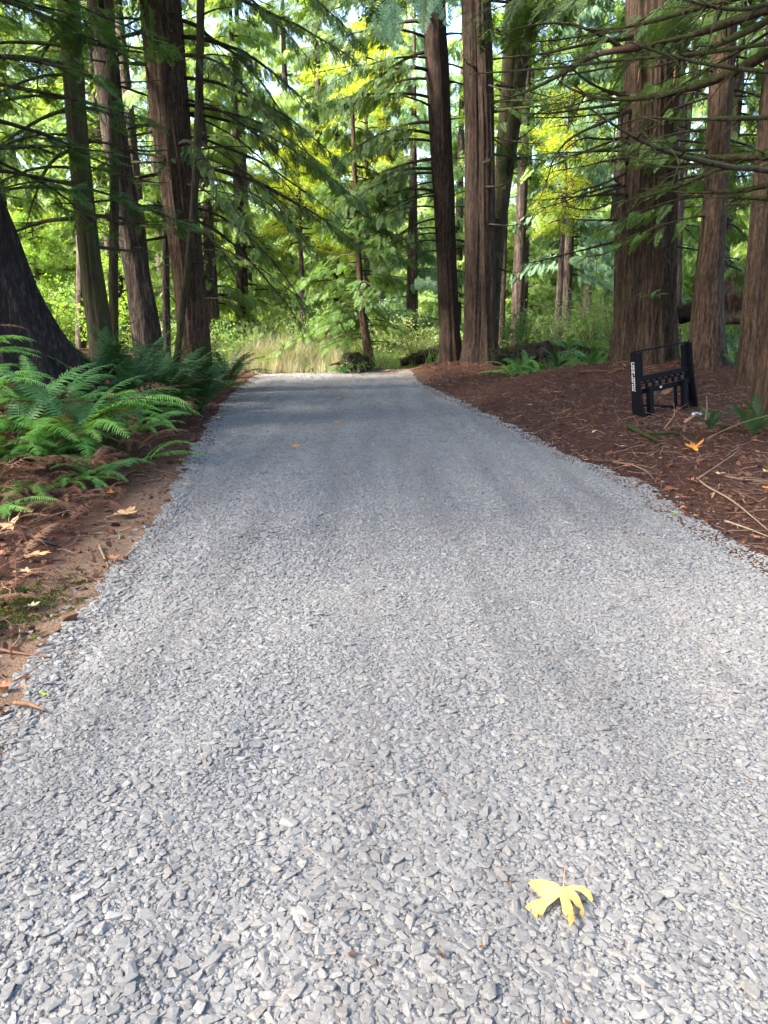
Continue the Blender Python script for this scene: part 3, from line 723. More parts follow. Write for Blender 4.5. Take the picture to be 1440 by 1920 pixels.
limbs(tC, P, R, 9, 3.0, 10, RIGHT, 1.7, m='branch_dark', key='cedar_dark', nf=9, size=.45, rise=.05, sag=.3, tip=.1, r0=.026, twigs=8, azs=.9)
high_crown(tC, P, R, 10.3, 24, 4.2, 34, 28, 1.1); tC.finish()

P, R = px_stem([(900, 682, 33), (900, 610, 28), (900, 500, 26.5), (900, 380, 25), (900, 250, 24), (897, 120, 23), (894, 0, 22)], 23.5, 26)
t = Tree('cedar_tree', 'fluted red cedar trunk, right of the two trunks at the driveway end', 'tree', P[0])
t.part('trunk', trunk_mesh(P, R, M['cedar_bark_dark'], 90, .09, 12, .34, 3, .18, 19, 110, .9))
limbs(t, P, R, 16, 2.6, 9.5, None, 1.5, m='branch_dark', key='cedar_dark', nf=4, size=.42, rise=-.1, sag=.3, tip=.35, r0=.022, twigs=10, t0=.6)
limbs(t, P, R, 9, 6, 10.2, RIGHT, 2.4, m='branch_moss', key='cedar_dark', nf=14, size=.5, rise=.05, sag=.3, tip=.2, r0=.035, twigs=9, azs=.7)
high_crown(t, P, R, 10.3, 26, 4.0, 34, 28, 1.1); t.finish()

P, R = px_stem([(918, 640, 15), (924, 520, 15), (930, 440, 15.5), (942, 350, 16), (950, 260, 16), (957, 140, 16), (966, 0, 15)], 25.5, 20)
t = Tree('maple_tree', 'dark leaning maple trunk rising behind the fluted red cedar', 'tree', P[0])
t.part('trunk', trunk_mesh(P, R, M['moss_bark'], 28, .07, 5, 0, 2, .1, 23, 70))
C = resample([at(945, 330, 25.5), at(962, 240, 25.3), at(978, 130, 25.2), at(992, 0, 25), at(1000, -120, 24.8)], 12)
t.part('fork', limb_mesh(C, .22, .08, M['moss_bark'], 3, .5, seg=9))
limbs(t, P, R, 9, 5.5, 10, RIGHT, 2.2, m='branch_moss', key='yellow', nf=7, size=.5, rise=.3, sag=.2, tip=.1, r0=.03, twigs=8, azs=1.0)
t.finish()

# the great cedar on the right
P, R = px_stem([(1206, 692, 64), (1207, 640, 61), (1209, 560, 58), (1212, 450, 56), (1216, 320, 52), (1220, 180, 48), (1223, 0, 46)], 17.8, 28)
tD = Tree('cedar_tree', 'huge twin-fluted red cedar trunk standing behind the black fork frame', 'tree', P[0])
R = R * .87
tD.part('trunk', trunk_mesh(P, R, M['cedar_bark_mossy'], 150, .13, 17, .16, 5, .14, 27, 150, .35))
PD, RD = P, R
for pts, Y, r0, m_ in (
    ([(1185, 70), (1107, 80), (1032, 99), (970, 108), (920, 110)], (17.3, 16.6, 16.2, 15.9, 15.7), .045, 'branch_moss'),
    ([(1185, 184), (1130, 169), (1089, 146), (1070, 124), (1040, 112)], (17.2, 16.7, 16.4, 16.2, 16), .04, 'branch_moss'),
    ([(1180, 192), (1137, 199), (1077, 206), (1032, 214), (961, 212)], (17.2, 16.8, 16.4, 16.2, 16), .035, 'branch_moss'),
    ([(1182, 208), (1107, 240), (1070, 255), (1040, 285), (1025, 326), (1023, 360)], (17.2, 16.6, 16.3, 16.1, 16, 16), .035, 'branch_moss'),
    ([(1178, 258), (1126, 262), (1089, 255), (1050, 290)], (17.2, 16.8, 16.5, 16.3), .028, 'branch_dark'),
    ([(1176, 270), (1152, 278), (1100, 285), (1048, 297)], (17.2, 16.9, 16.6, 16.5), .03, 'branch_moss'),
    ([(1172, 325), (1130, 346), (1090, 356), (1060, 368)], (17.2, 16.9, 16.7, 16.5), .028, 'branch_dark'),
    ([(1172, 348), (1130, 362), (1081, 373)], (17.2, 16.9, 16.7), .026, 'branch_dark'),
    ([(1170, 368), (1115, 394), (1085, 393), (1056, 386)], (17.2, 16.8, 16.6, 16.5), .026, 'branch_moss'),
    ([(1165, 460), (1130, 478), (1095, 482)], (17.2, 16.9, 16.7), .022, 'branch_dark'),
    ([(1182, 100), (1120, 60), (1060, 40), (1000, 45), (940, 60)], (17.3, 16.6, 16.2, 15.9, 15.7), .04, 'branch_moss'),
    ([(1255, 500), (1232, 452), (1205, 447), (1180, 449), (1160, 441)], (17.1, 16.75, 16.7, 16.7, 16.8), .026, 'branch_moss'),
    ([(1205, 290), (1220, 265), (1235, 230)], (17.1, 16.9, 16.8), .026, 'dead_wood'),
    ([(1190, 274), (1166, 268), (1165, 235), (1168, 200)], (17.1, 16.9, 16.9, 16.9), .022, 'branch_dark')):
    C = resample(np.array([at(x, y, yy) for (x, y), yy in zip(pts, Y)]), 12)
    add_limb(tD, C, r0, m_, 11, None, 0, .4, tl=.5)
limbs(tD, P, R, 12, 3.2, 7.6, LEFT, 2.4, m='branch_dark', key='cedar_mid', nf=5, size=.34, rise=-.02, sag=.3, tip=.22, r0=.026, twigs=12, azs=.35, t0=.45, tl=.5)
limbs(tD, P, R, 10, 3.0, 8, RIGHT, 2.0, m='branch_dark', key='cedar_mid', nf=9, size=.34, rise=-.02, sag=.3, tip=.2, r0=.026, twigs=10, azs=.5, t0=.4)
high_crown(tD, P, R, 8.3, 28, 4.6, 44, 30, 1.1); tD.finish()
# bright splintered bark strips hang on it
for lab, pts in (('torn strip of pale bark hanging high on the huge cedar trunk', [(1201, 96), (1199, 125), (1196, 155)]),
                 ('long torn strip of orange bark hanging at the huge cedar trunk edge', [(1268, 95), (1265, 140), (1263, 190)])):
    C = resample(np.array([at(x, y, 17.0) for x, y in pts]), 6)
    tag(link('bark_strip', mesh('bark_strip', *tube(C, [.008, .02, .024, .02, .012, .004], 4), M['broken_wood'])), lab, 'bark')

P, R = px_stem([(1266, 610, 10), (1268, 500, 10), (1270, 380, 10), (1272, 200, 10), (1275, 0, 10)], 24, 18)
t = Tree('fir_tree', 'slim pinkish trunk peeking out right behind the huge fluted cedar', 'tree', P[0])
t.part('trunk', trunk_mesh(P, R, M['grey_bark'], 22, .07, 6, 0, 2, .1, 31))
limbs(t, P, R, 8, 3, 9.5, RIGHT, 1.6, key='cedar_mid', nf=16, size=.5, sag=.3, r0=.02, azs=.8); high_crown(t, P, R, 9, 18, 2.6, 20, 20, 1.0, 'cedar_mid'); t.finish()

P, R = px_stem([(1324, 690, 31), (1326, 600, 26), (1332, 490, 22), (1341, 380, 19), (1347, 250, 18), (1356, 100, 18), (1362, 0, 17)], 16.5, 22)
t = Tree('cedar_tree', 'straight brown trunk between the huge cedar and the right frame edge', 'tree', P[0])
t.part('trunk', trunk_mesh(P, R, M['cedar_bark'], 44, .07, 10, .05, 4, .25, 33, 100))
limbs(t, P, R, 10, 3.2, 7.8, LEFT + .2, 1.9, m='branch_dark', key='cedar_mid', nf=22, size=.42, rise=0, sag=.35, tip=.1, r0=.022, twigs=8, azs=.6)
limbs(t, P, R, 10, 2.6, 7.8, RIGHT, 1.9, m='branch_dark', key='cedar_mid', nf=26, size=.42, rise=0, sag=.35, tip=.1, r0=.022, twigs=8, azs=.6)
high_crown(t, P, R, 8, 22, 3.6, 30, 26, 1.0); t.finish()

P, R = px_stem([(1412, 690, 24), (1414, 600, 20), (1422, 480, 18), (1430, 380, 17), (1445, 200, 16)], 14.5, 16)
t = Tree('cedar_tree', 'dim trunk half hidden behind the right-edge trunk', 'tree', P[0])
t.part('trunk', trunk_mesh(P, R, M['cedar_bark'], 36, .07, 9, .04, 4, .25, 35)); high_crown(t, P, R, 6.5, 16, 2.6, 22, 22, .9); t.finish()

# right edge: the near cedar with the long mossy limbs
P, R = px_stem([(1472, 830, 60), (1480, 740, 52), (1490, 620, 48), (1496, 480, 45), (1504, 340, 42), (1518, 180, 39), (1532, 0, 37)], 9.4, 22)
t = Tree('cedar_tree', 'near red-brown cedar cut by the right edge, long mossy limbs reaching left', 'tree', P[0])
t.part('trunk', trunk_mesh(P, R, M['cedar_bark'], 130, .14, 17, .07, 5, .18, 37, 150))
for pts, Y, r0, m_, nf in (
    ([(1520, -5), (1440, 15), (1370, 41), (1295, 67), (1239, 79), (1190, 88)], (9.4, 9.6, 9.9, 10.2, 10.4, 10.6), .068, 'branch_moss', 0),
    ([(1520, 0), (1440, 38), (1370, 75), (1332, 88), (1280, 112), (1215, 128)], (9.4, 9.5, 9.5, 9.5, 9.6, 9.7), .045, 'branch_moss', 3),
    ([(1515, 60), (1440, 98), (1389, 131), (1332, 154), (1257, 176), (1182, 188), (1145, 188), (1089, 180), (1047, 154)], (9.4, 9.7, 10, 10.2, 10.5, 10.8, 10.9, 11.1, 11.2), .06, 'branch_moss', 3),
    ([(1505, 288), (1440, 292), (1362, 296), (1314, 294), (1257, 281)], (9.4, 9.5, 9.7, 9.8, 9.9), .06, 'branch_moss', 0),
    ([(1505, 284), (1440, 290), (1370, 304), (1276, 317), (1220, 311), (1182, 296), (1152, 279)], (9.4, 9.8, 10.1, 10.5, 10.7, 10.8, 11), .032, 'branch_moss', 2),
    ([(1500, 330), (1440, 349), (1370, 360), (1295, 362), (1209, 356)], (9.4, 9.7, 10, 10.2, 10.5), .03, 'branch_moss', 2),
    ([(1498, 372), (1440, 371), (1390, 371), (1351, 369)], (9.4, 9.4, 9.4, 9.4), .04, 'branch_moss', 0),
    ([(1530, -60), (1440, -20), (1360, 0), (1290, 20), (1205, 45), (1130, 60), (1070, 49)], (9.4, 9.8, 10.2, 10.5, 10.8, 11, 11.2), .05, 'branch_moss', 3),
    ([(1530, -30), (1450, 5), (1390, 20), (1330, 12), (1270, -5)], (9.4, 9.2, 9.0, 8.9, 8.8), .04, 'branch_moss', 4)):
    C = resample(np.array([at(x, y, yy) for (x, y), yy in zip(pts, Y)]), 16)
    add_limb(t, C, r0, m_, 13, None, 0, .35, tl=.45)
# the split red end of the top limb, and its continuation
C = resample(np.array([at(x, y, yy) for (x, y), yy in zip([(1200, 86), (1150, 96), (1105, 104), (1077, 124), (1014, 161), (957, 184), (920, 193)], (10.55, 10.7, 10.8, 10.9, 11.1, 11.3, 11.5))]), 14)
add_limb(t, C[:6], .05, 'red_wood', 2); add_limb(t, C[4:], .03, 'branch_moss', 9)
for k in range(8):
    limbs(t, P, R, 1, 3.0 + .34 * k, 3.3 + .34 * k, LEFT + .3, RNG.uniform(1.8, 3.4), m='branch_moss', rise=RNG.uniform(-.28, -.02), sag=RNG.uniform(-.22, .02), tip=RNG.uniform(-.05, .06), r0=RNG.uniform(.016, .036), twigs=14, azs=.6, tl=.5)
# a high limb reaching over the driveway, its tip hanging into the picture
C = resample(np.array([at(1520, -420, 9.2), at(1250, -330, 8.3), at(1000, -150, 7.4), at(850, -85, 7.0), at(790, -50, 6.9), at(715, 5, 6.8)]), 16)
add_limb(t, C, .06, 'branch_moss', 5)
n = 46; tt = RNG.uniform(.70, 1.0, n); kk = np.linspace(0, 1, 16)
Q = np.stack([np.interp(tt, kk, C[:, j]) for j in range(3)], 1) + RNG.normal(0, .03, (n, 3))
D = np.c_[RNG.normal(0, .22, n), RNG.normal(0, .2, n), -np.ones(n)]; Zv = np.c_[RNG.normal(0, .3, n), -np.ones(n), RNG.normal(.2, .2, n)]
t.leaves('cedar_blue', (Q, eulers(D, Zv), RNG.uniform(.2, .36, n)))
high_crown(t, P, R, 6.8, 22, 3.2, 26, 24, 1.0); t.finish()

# young tree on the old stump at the driveway end
Yc = 24.2
P, R = px_stem([(692, 668, 9), (684, 620, 7.5), (677, 560, 6.5), (672, 480, 5.5), (668, 400, 5), (664, 300, 4), (660, 190, 3)], Yc)
P[0] = at(694, 676, Yc)
t = Tree('hemlock_tree', 'young drooping evergreen growing out of the rotten stump past the driveway end', 'tree', P[0])
t.part('trunk', trunk_mesh(P, R, M['cedar_bark'], 18, .07, 5, 0, 2, .3, 41, 60))
limbs(t, P, R, 36, 1.6, 5.6, None, lambda z: 3.0 - .33 * z, m='branch_dark', key='cedar_mid', nf=44, size=.36, rise=.1, sag=.35, tip=.02, r0=.018, twigs=4, hang=.45, t0=.2, spread=.22)
limbs(t, P, R, 12, .9, 2.3, None, 1.9, m='branch_dark', key='cedar_mid', nf=40, size=.36, rise=.08, sag=.3, tip=.02, r0=.015, twigs=3, hang=.4, t0=.3, spread=.25)
limbs(t, P, R, 16, 4.2, 7.2, None, lambda z: 2.3 - .2 * z, m='branch_dark', key='cedar_dark', nf=44, size=.36, rise=.1, sag=.35, tip=.02, r0=.016, twigs=3, hang=.5, t0=.15, spread=.22)
t.finish()

# ------------------------------------------------------------------ the forest behind
def back_tree(name, label, x, Y, h, L, key, n, nf, size, z0=.8, trunk='grey_bark', r0=.25, hang=.6, lean=0.0, group=None):
    zb = float(H(x, Y)) - .1
    P = np.array([[x, Y, zb], [x + lean * .3, Y, zb + h * .33], [x + lean * .6, Y, zb + h * .66], [x + lean, Y, zb + h]]); R = np.array([r0 * 1.15, r0 * .85, r0 * .5, r0 * .06])
    t = Tree(name, label, 'tree', P[0], group)
    t.part('trunk', trunk_mesh(P, R, M[trunk], 20, .07, 6, 0, 2, .25, int(abs(x) * 3) % 50, 40))
    f = lambda z: L * (1 - .72 * max(0, (z - zb - z0)) / h)
    limbs(t, P, R, n, zb + z0, zb + h * .97, None, f, key=key, nf=int(nf * 3.3), size=size * .45, rise=.08, sag=.4, tip=.08, r0=.035, merged=True, hang=hang, t0=.08, spread=.35)
    t.finish(); return t
def px_x(px, Y): return (px - 720) / FPX * Y * 1.02
BT = [
    ('cedar_tree', 'bright cedar filling the gap left of the driveway end', 470, 31, 15, 3.0, 'far_green', 44, 30, .85, 1.2),
    ('cedar_tree', 'leafy green cedar right behind the young evergreen on its stump', 640, 33, 11, 3.2, 'far_green', 44, 34, .8, .4),
    ('cedar_tree', 'tall cedar showing above the young evergreen on its stump', 720, 41, 20, 3.6, 'far_green', 56, 30, 1.0, 2),
    ('cedar_tree', 'bluish cedar beside the straight fir trunk at the driveway end', 770, 34, 15, 3.0, 'far_blue', 46, 30, .85, .8),
    ('cedar_tree', 'cedar with pale blue-green hanging curtains between fluted and huge trunks', 1040, 30, 15, 1.9, 'far_blue', 56, 46, .62, 2.6),
    ('cedar_tree', 'green cedar just left of the huge trunk, behind its dead branches', 1120, 33, 17, 2.8, 'far_green', 52, 32, .85, .8),
    ('cedar_tree', 'backdrop cedar seen between the fluted trunk and the leaning maple', 965, 38, 19, 3.2, 'far_green', 50, 30, .95, 1),
    ('cedar_tree', 'dense green cedar behind the straight brown trunk at right', 1310, 27, 16, 3.0, 'far_dark', 52, 34, .8, .8),
    ('cedar_tree', 'dark-green cedar filling the upper right corner', 1440, 23, 15, 3.0, 'far_dark', 46, 32, .8, .8),
    ('cedar_tree', 'cedar visible between the huge trunk and the slim pinkish trunk', 1230, 36, 19, 3.2, 'far_dark', 46, 30, .95, 1),
    ('hemlock_tree', 'feathery hemlock behind the leftmost mossy trunk', 60, 28, 16, 3.0, 'far_green', 50, 32, .8, 1),
    ('hemlock_tree', 'hemlock at the left edge behind the massive flared trunk', -160, 17, 15, 3.0, 'far_dark', 44, 30, .8, 1.5),
    ('hemlock_tree', 'tall pale hemlock between the slim mossy trunk and bent grey one', 200, 34, 20, 3.4, 'far_green', 54, 30, 1.0, 1.5),
    ('hemlock_tree', 'shaded evergreen just right of the stout reddish cedar trunk', 415, 28.5, 12, 2.2, 'far_green', 40, 30, .75, 1.2),
    ('cedar_tree', 'tall backdrop cedar rising over the left row of trunks', 330, 40, 22, 3.6, 'far_green', 56, 28, 1.05, 2),
    ('cedar_tree', 'distant cedar under the patch of bare sky left of centre', 555, 46, 26, 3.6, 'far_green', 48, 30, 1.05, 1),
    ('cedar_tree', 'pale distant cedar in the gap right of the stout reddish cedar', 480, 43, 25, 3.4, 'far_green', 54, 30, 1.05, 1),
    ('cedar_tree', 'pale distant cedar behind the tall yellow maple at top centre', 610, 41, 25, 3.4, 'far_green', 54, 30, 1.05, 1),
    ('cedar_tree', 'distant cedar above the straight fir trunk at centre right', 850, 47, 25, 3.8, 'far_green', 56, 30, 1.1, 1),
    ('cedar_tree', 'distant cedar rising behind the pale hanging curtains', 1080, 46, 26, 3.8, 'far_green', 56, 30, 1.1, 1),
    ('cedar_tree', 'farthest cedar behind the slim mossy alder at left', 90, 44, 24, 4.0, 'far_green', 54, 30, 1.1, 1),
    ('cedar_tree', 'farthest cedar behind the right-hand trunks', 1400, 42, 24, 4.0, 'far_green', 54, 30, 1.1, 1),
]
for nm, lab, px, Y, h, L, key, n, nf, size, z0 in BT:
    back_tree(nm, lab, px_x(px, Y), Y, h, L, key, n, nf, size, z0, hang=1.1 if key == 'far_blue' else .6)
for lab, px, Y, h, L, key, n, nf, z0 in (
    ('tall maple with glowing yellow-green leaves at the top centre', 690, 30, 13.5, 2.7, 'yellow', 34, 22, 6.2),
    ('smaller maple with golden leaves beside the gap in the trees at centre', 575, 29, 8.4, 1.9, 'yellow', 26, 22, 4.3),
    ('slender maple with orange-yellow leaves between fluted cedar and huge trunk', 1030, 27.5, 9.0, 1.3, 'yellow', 20, 12, 4.4),
    ('lime-green vine maple glowing between the left row trunks', 255, 27.5, 8.5, 2.4, 'lime', 36, 24, 1.0),
    ('lime-green vine maple low behind the slim mossy trunk at left', 110, 26, 5.0, 2.2, 'lime', 28, 24, .6),
    ('lime-green vine maple behind the stout reddish cedar trunk', 385, 30, 9.0, 2.0, 'lime', 30, 22, 1.5),
    ('yellowing maple above the fluted cedar and leaning trunk', 930, 31, 13, 2.2, 'lime', 28, 18, 6.5)):
    back_tree('maple_tree', lab, px_x(px, Y), Y, h, L, key, int(n * 1.2), int(nf * 1.5), .85, z0, 'grey_bark', .12, .1)
# bare trunks far back that catch the light
for lab, px, Y, w, lean in (('pale sunlit trunk far behind the leaning maple', 957, 30, 11, .0), ('pale far trunk beside the orange-yellow slender maple', 1031, 35, 9, .2),
                            ('pale far trunk seen low between two left row trunks', 243, 27, 8, -.2), ('pale leaning trunk low behind the stout cedar at left', 300, 26, 13, -.3)):
    x = px_x(px, Y); r0 = w / FPX * Y; zb = float(H(x, Y)) - .1
    P = np.array([[x, Y, zb], [x + lean * .4, Y, zb + 6], [x + lean, Y, zb + 14]]); t = Tree('fir_tree', lab, 'tree', P[0])
    t.part('trunk', trunk_mesh(P, np.array([r0, r0 * .85, r0 * .4]), M['grey_bark'], 20, .07, 6, 0, 2, .2, px % 40, 40))
    limbs(t, P, np.array([r0, r0, r0 * .5]), 14, zb + 5, zb + 13, None, 1.6, key='far_green', nf=14, size=.8, r0=.02, merged=True); t.finish()

# unseen trees added left and behind, to keep sun off bank and driveway
for lab, x, y, z0, h, L in (('unseen cedar added for shade, left of the near ferns', -10.6, 3.8, 8, 22, 3.6),
                            ('unseen cedar added for shade behind the camera, left', -11.0, -2.6, 5, 20, 4.0), ('unseen cedar added for shade, second row left of the ferns', -12.8, 5.6, 9, 24, 3.8), ('unseen fir added for shade, left of the camera and ahead', -12.6, 2.0, 10.5, 23, 3.6), ('unseen fir added for shade left of the camera', -15.5, -3.0, 6, 24, 4.0), ('unseen hemlock added for shade left of the flared trunk', -10.6, 8.4, 5, 20, 3.6), ('unseen hemlock added for shade far left behind the flared trunk', -13.2, 12.2, 5, 20, 3.6)):
    zb = float(H(x, y)) - .1; P = np.array([[x, y, zb], [x, y, h * .5], [x, y, h]]); R = np.array([.4, .3, .04]); t = Tree('cedar_tree', lab, 'tree', P[0])
    t.part('trunk', trunk_mesh(P, R, M['cedar_bark'], 20, .07, 6, 0, 2, .25, 3, 40)); high_crown(t, P, R, z0, h, L, 34, 26, 1.1); t.finish()
# far behind them the wood closes into one mass
n = 11000; th = RNG.uniform(-.62, .62, n); rr = RNG.uniform(54, 64, n); hh = 26 * RNG.random(n) ** 1.1
P = np.c_[rr * np.sin(th), rr * np.cos(th), hh]; P[:, 0] += 1.5 * np.sin(hh * 1.3 + th * 40)
keep = hh < 15 + 11 * fbm(th * 14 + 20, th * 0 + 3, 58); P = P[keep]; n = len(P)
D = np.c_[RNG.normal(0, .7, n), -.5 + RNG.normal(0, .4, n), -.5 + RNG.normal(0, .3, n)]; Zv = np.c_[RNG.normal(0, .4, n), -.6 * np.ones(n), np.ones(n)]
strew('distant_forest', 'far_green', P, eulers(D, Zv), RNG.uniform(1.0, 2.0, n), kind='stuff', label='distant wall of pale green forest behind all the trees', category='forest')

n = 6000; th = RNG.uniform(-.62, .62, n); rr = RNG.uniform(52, 60, n)
P = np.c_[rr * np.sin(th), rr * np.cos(th), 9.5 * RNG.random(n)]
D = np.c_[RNG.normal(0, .7, n), RNG.normal(0, .4, n), -.4 + RNG.normal(0, .4, n)]; Zv = np.c_[RNG.normal(0, .4, n), -np.ones(n), .6 * np.ones(n)]
strew('distant_thicket', 'far_green', P, eulers(D, Zv), RNG.uniform(1.3, 2.2, n), kind='stuff', label='pale thicket closing the view at the foot of the distant forest', category='thicket')
# ------------------------------------------------------------------ undergrowth past the driveway
def shrub(label, px, Y, h, w, key, n, size, name='shrub', stem='twig'):
    x = px_x(px, Y); z = float(H(x, Y)); t = Tree(name, label, 'shrub', (x, Y, z)); mb = MB(); r = RNG
    tips = []
    for k in range(max(6, int(n / 12))):
        a = r.uniform(0, 6.28); q = r.uniform(.1, 1) * w; tp = np.array([x + math.cos(a) * q, Y + math.sin(a) * q * .8, z + h * r.uniform(.55, 1) * (1 - .35 * (q / w) ** 2)])
        C = resample([np.array([x + r.normal(0, .1), Y + r.normal(0, .1), z - .03]), np.array([x, Y, z]) * .5 + tp * .5 + [0, 0, h * .12], tp], 6)
        mb.add(*tube(C, np.linspace(.013, .004, 6), 4)); tips.append(C)
    t.part('stems', mb.mesh('stems', M[stem], True))
    P = []; 
    for k in range(n):
        C = tips[k % len(tips)]; P.append(C[r.integers(1, 6)] + r.normal(0, .16, 3) * [1, 1, .8])
    P = np.array(P); P[:, 2] = np.maximum(P[:, 2], z + .06)
    D = np.c_[r.normal(0, 1, n), r.normal(0, 1, n), r.normal(.1, .45, n)]; Z = np.c_[r.normal(0, .4, n), r.normal(0, .4, n), np.ones(n)]
    t.leaves(key, (P, eulers(D, Z), size * r.uniform(.6, 1.3, n))); t.finish()
for a in (
    ('pale leafy thicket left of the straight fir trunk', 775, 27, 1.7, 1.7, 'shrub_pale', 420, .42),
    ('light-green thicket right behind the young evergreen trunk', 705, 27.5, 1.6, 1.4, 'shrub_pale', 330, .42),
    ('bright green bush between the dry grass and the young evergreen', 585, 26.5, 2.3, 1.3, 'shrub', 380, .42),
    ('leafy bush at the left end of the dry grass', 440, 25.5, 1.5, 1.0, 'shrub', 260, .42),
    ('tall pale brush behind the dry grass', 500, 29, 2.0, 1.6, 'shrub_pale', 320, .45),
    ('green bush just right of the fluted cedar trunk', 970, 25, 2.0, 1.2, 'shrub', 330, .42),
    ('dense bush over the mossy log, left of the huge cedar', 1090, 23, 2.1, 1.5, 'shrub', 480, .42),
    ('pale bush in front of the hanging blue-green curtains', 1030, 26, 1.9, 1.4, 'shrub_pale', 360, .42),
    ('bush against the left side of the huge cedar trunk', 1140, 20.5, 2.3, .8, 'shrub', 280, .38),
    ('low bush between the huge cedar and the straight brown trunk', 1290, 21.5, 1.7, 1.1, 'shrub', 240, .38),
    ('dark bush beyond the straight brown trunk at right', 1385, 22, 2.2, 1.3, 'shrub', 300, .4),
    ('sunlit yellow bush low behind the slim mossy trunk', 130, 20, 1.7, 1.2, 'lime', 200, .42),
    ('sunlit bush behind the thin straight stem in the left row', 225, 22, 1.9, 1.2, 'lime', 200, .42),
    ('green bush at the foot of the stout reddish cedar', 395, 21.5, 1.5, .9, 'shrub', 240, .4),
    ('pale bush filling the gap between the two left row trunks', 300, 24, 1.8, 1.1, 'shrub_pale', 240, .42)): shrub(*a)
for a in (('blond dead bramble tangle at the back of the dry grass', 497, 27.3, 1.9, 1.1, 'dead_tip', 160, .3), ('dry bramble between the dry grass and the rotten stump', 590, 25.2, 1.2, .8, 'dead_tip', 90, .25)):
    shrub(*a, name='bramble', stem='twig_pale')
shrub('small yellow-green weed at the gravel end', 590, 23.6, .45, .2, 'lime', 26, .2, name='weed')
shrub('yellow-green weed clump in front of the dry grass', 512, 24.6, .7, .4, 'lime', 60, .25, name='weed')
shrub('low green weeds around the rotten stump under the young evergreen', 668, 23.75, .55, .6, 'shrub', 110, .2, name='weed')
shrub('low pale weeds right of the rotten stump', 715, 24.3, .6, .5, 'shrub_pale', 90, .22, name='weed')
# blond dry grass, brambles
r = RNG
def patch(n, x0, x1, y0, y1): return np.c_[r.uniform(x0, x1, n), r.uniform(y0, y1, n)]
q = patch(900, px_x(440, 25.5), px_x(640, 25.5), 24.0, 28.5); q = q[fbm(q[:, 0] * 1.3, q[:, 1] * 1.3, 52) > .42]; n = len(q)
strew('dry_grass', 'dry_grass', np.c_[q, H(q[:, 0], q[:, 1])], np.c_[r.normal(0, .12, n), r.normal(0, .12, n), r.uniform(0, 6.28, n)], r.uniform(.35, 1.3, n) * (.5 + .9 * fbm(q[:, 0], q[:, 1], 50)) * (.5 + .5 * ss(24, 25.5, q[:, 1])), kind='stuff',
      label='tangle of blond dry grass in the sun past the driveway end', category='grass')
q = patch(520, px_x(600, 26), px_x(900, 26), 24.8, 30); n = len(q)
q2 = patch(420, 3.5, 9.5, 19.5, 26); q = np.r_[q, q2]; n = len(q)
strew('green_grass', 'green_grass', np.c_[q, H(q[:, 0], q[:, 1])], np.c_[r.normal(0, .12, n), r.normal(0, .12, n), r.uniform(0, 6.28, n)], r.uniform(.5, 1.2, n), kind='stuff',
      label='green grass and weeds under the trees beyond the driveway', category='grass')
# low cover far under the trees
q = patch(2600, -26, 28, 26, 52); k = np.abs(q[:, 0]) < .6 * q[:, 1] + 1; q = q[k]; n = len(q)
strew('ground_cover', 'shrub', np.c_[q, H(q[:, 0], q[:, 1]) + r.uniform(.05, .9, n)], np.c_[r.normal(0, .5, n), r.normal(0, .5, n), r.uniform(0, 6.28, n)], r.uniform(.5, .95, n), kind='stuff',
      label='low leafy cover under the far trees', category='undergrowth')

# ------------------------------------------------------------------ stumps, logs, sticks
def rough_log(name, label, cat, C, R, m, seg=22, amp=.22, seed=0, moss=0):
    C = resample(C, 16); n = len(C); R = np.interp(np.linspace(0, 1, n), np.linspace(0, 1, len(R)), R)
    V, F = tube(C, R, seg); K = np.repeat(C, seg, 0); A = np.tile(np.arange(seg), n); I = np.repeat(np.arange(n), seg)
    f = 1 + amp * 2 * (vnoise(A * 8 / seg * 1.0 + seed, I * .5 + seed, seed) - .5) + amp * (vnoise(A * 1.0 + 3, I * 1.1, seed + 2) - .5)
    V = K + (V - K) * f[:, None]
    o = tag(link(name, mesh(name, V, F, M[m], True)), label, cat)
    if moss:
        i = RNG.integers(0, len(V), moss * 3); i = i[(V[i] - K[i])[:, 2] > .25 * R.mean()][:moss]; k = len(i)
        strew('moss', 'moss', V[i], np.c_[r.normal(0, .4, k), r.normal(0, .4, k), r.uniform(0, 6.28, k)], r.uniform(.05, .11, k), o, kind='stuff')
    return o
z = float(H(at(665, 670, 24.0)[0], 24.0))
st = thing('rotten_stump', 'dark rotten stump with upturned roots under the young evergreen', 'stump', (at(668, 670, 24.1)[0], 24.1, z))
C = np.array([[0, 0, -.15], [0, 0, .15], [.05, 0, .3], [.1, 0, .46]]); V, F = tube(resample(C, 9), np.interp(np.linspace(0, 1, 9), [0, .3, 1], [.62, .5, .34]), 26)
V[:, :2] *= (1 + .55 * (vnoise(np.arctan2(V[:, 1], V[:, 0]) * 2.2 + 9, V[:, 2] * 4, 33)[:, None] - .45)); V[:, 2] += .25 * (vnoise(V[:, 0] * 5, V[:, 1] * 5, 35) - .5) * (V[:, 2] > .28)
link('wood', mesh('wood', V, F, M['dark_bark'], True), st)
for k in range(13):
    a = k / 13 * 6.28 + r.normal(0, .15); L = r.uniform(.5, 1.0); d = np.array([math.cos(a), math.sin(a), 0])
    C = resample([d * .3 + [0, 0, r.uniform(.1, .36)], d * .6 + [0, 0, r.uniform(.05, .25)], d * L + [0, 0, r.uniform(-.1, .22)]], 6)
    link('root', mesh('root', *tube(C, np.linspace(.09, .02, 6), 6), M['dark_bark'], True), st)
k = 130; a = r.uniform(0, 6.28, k)
strew('moss', 'moss', np.c_[np.cos(a) * .42, np.sin(a) * .42, r.uniform(.1, .5, k)], np.c_[r.normal(0, .6, k), r.normal(0, .6, k), a], r.uniform(.07, .14, k), st, kind='stuff')
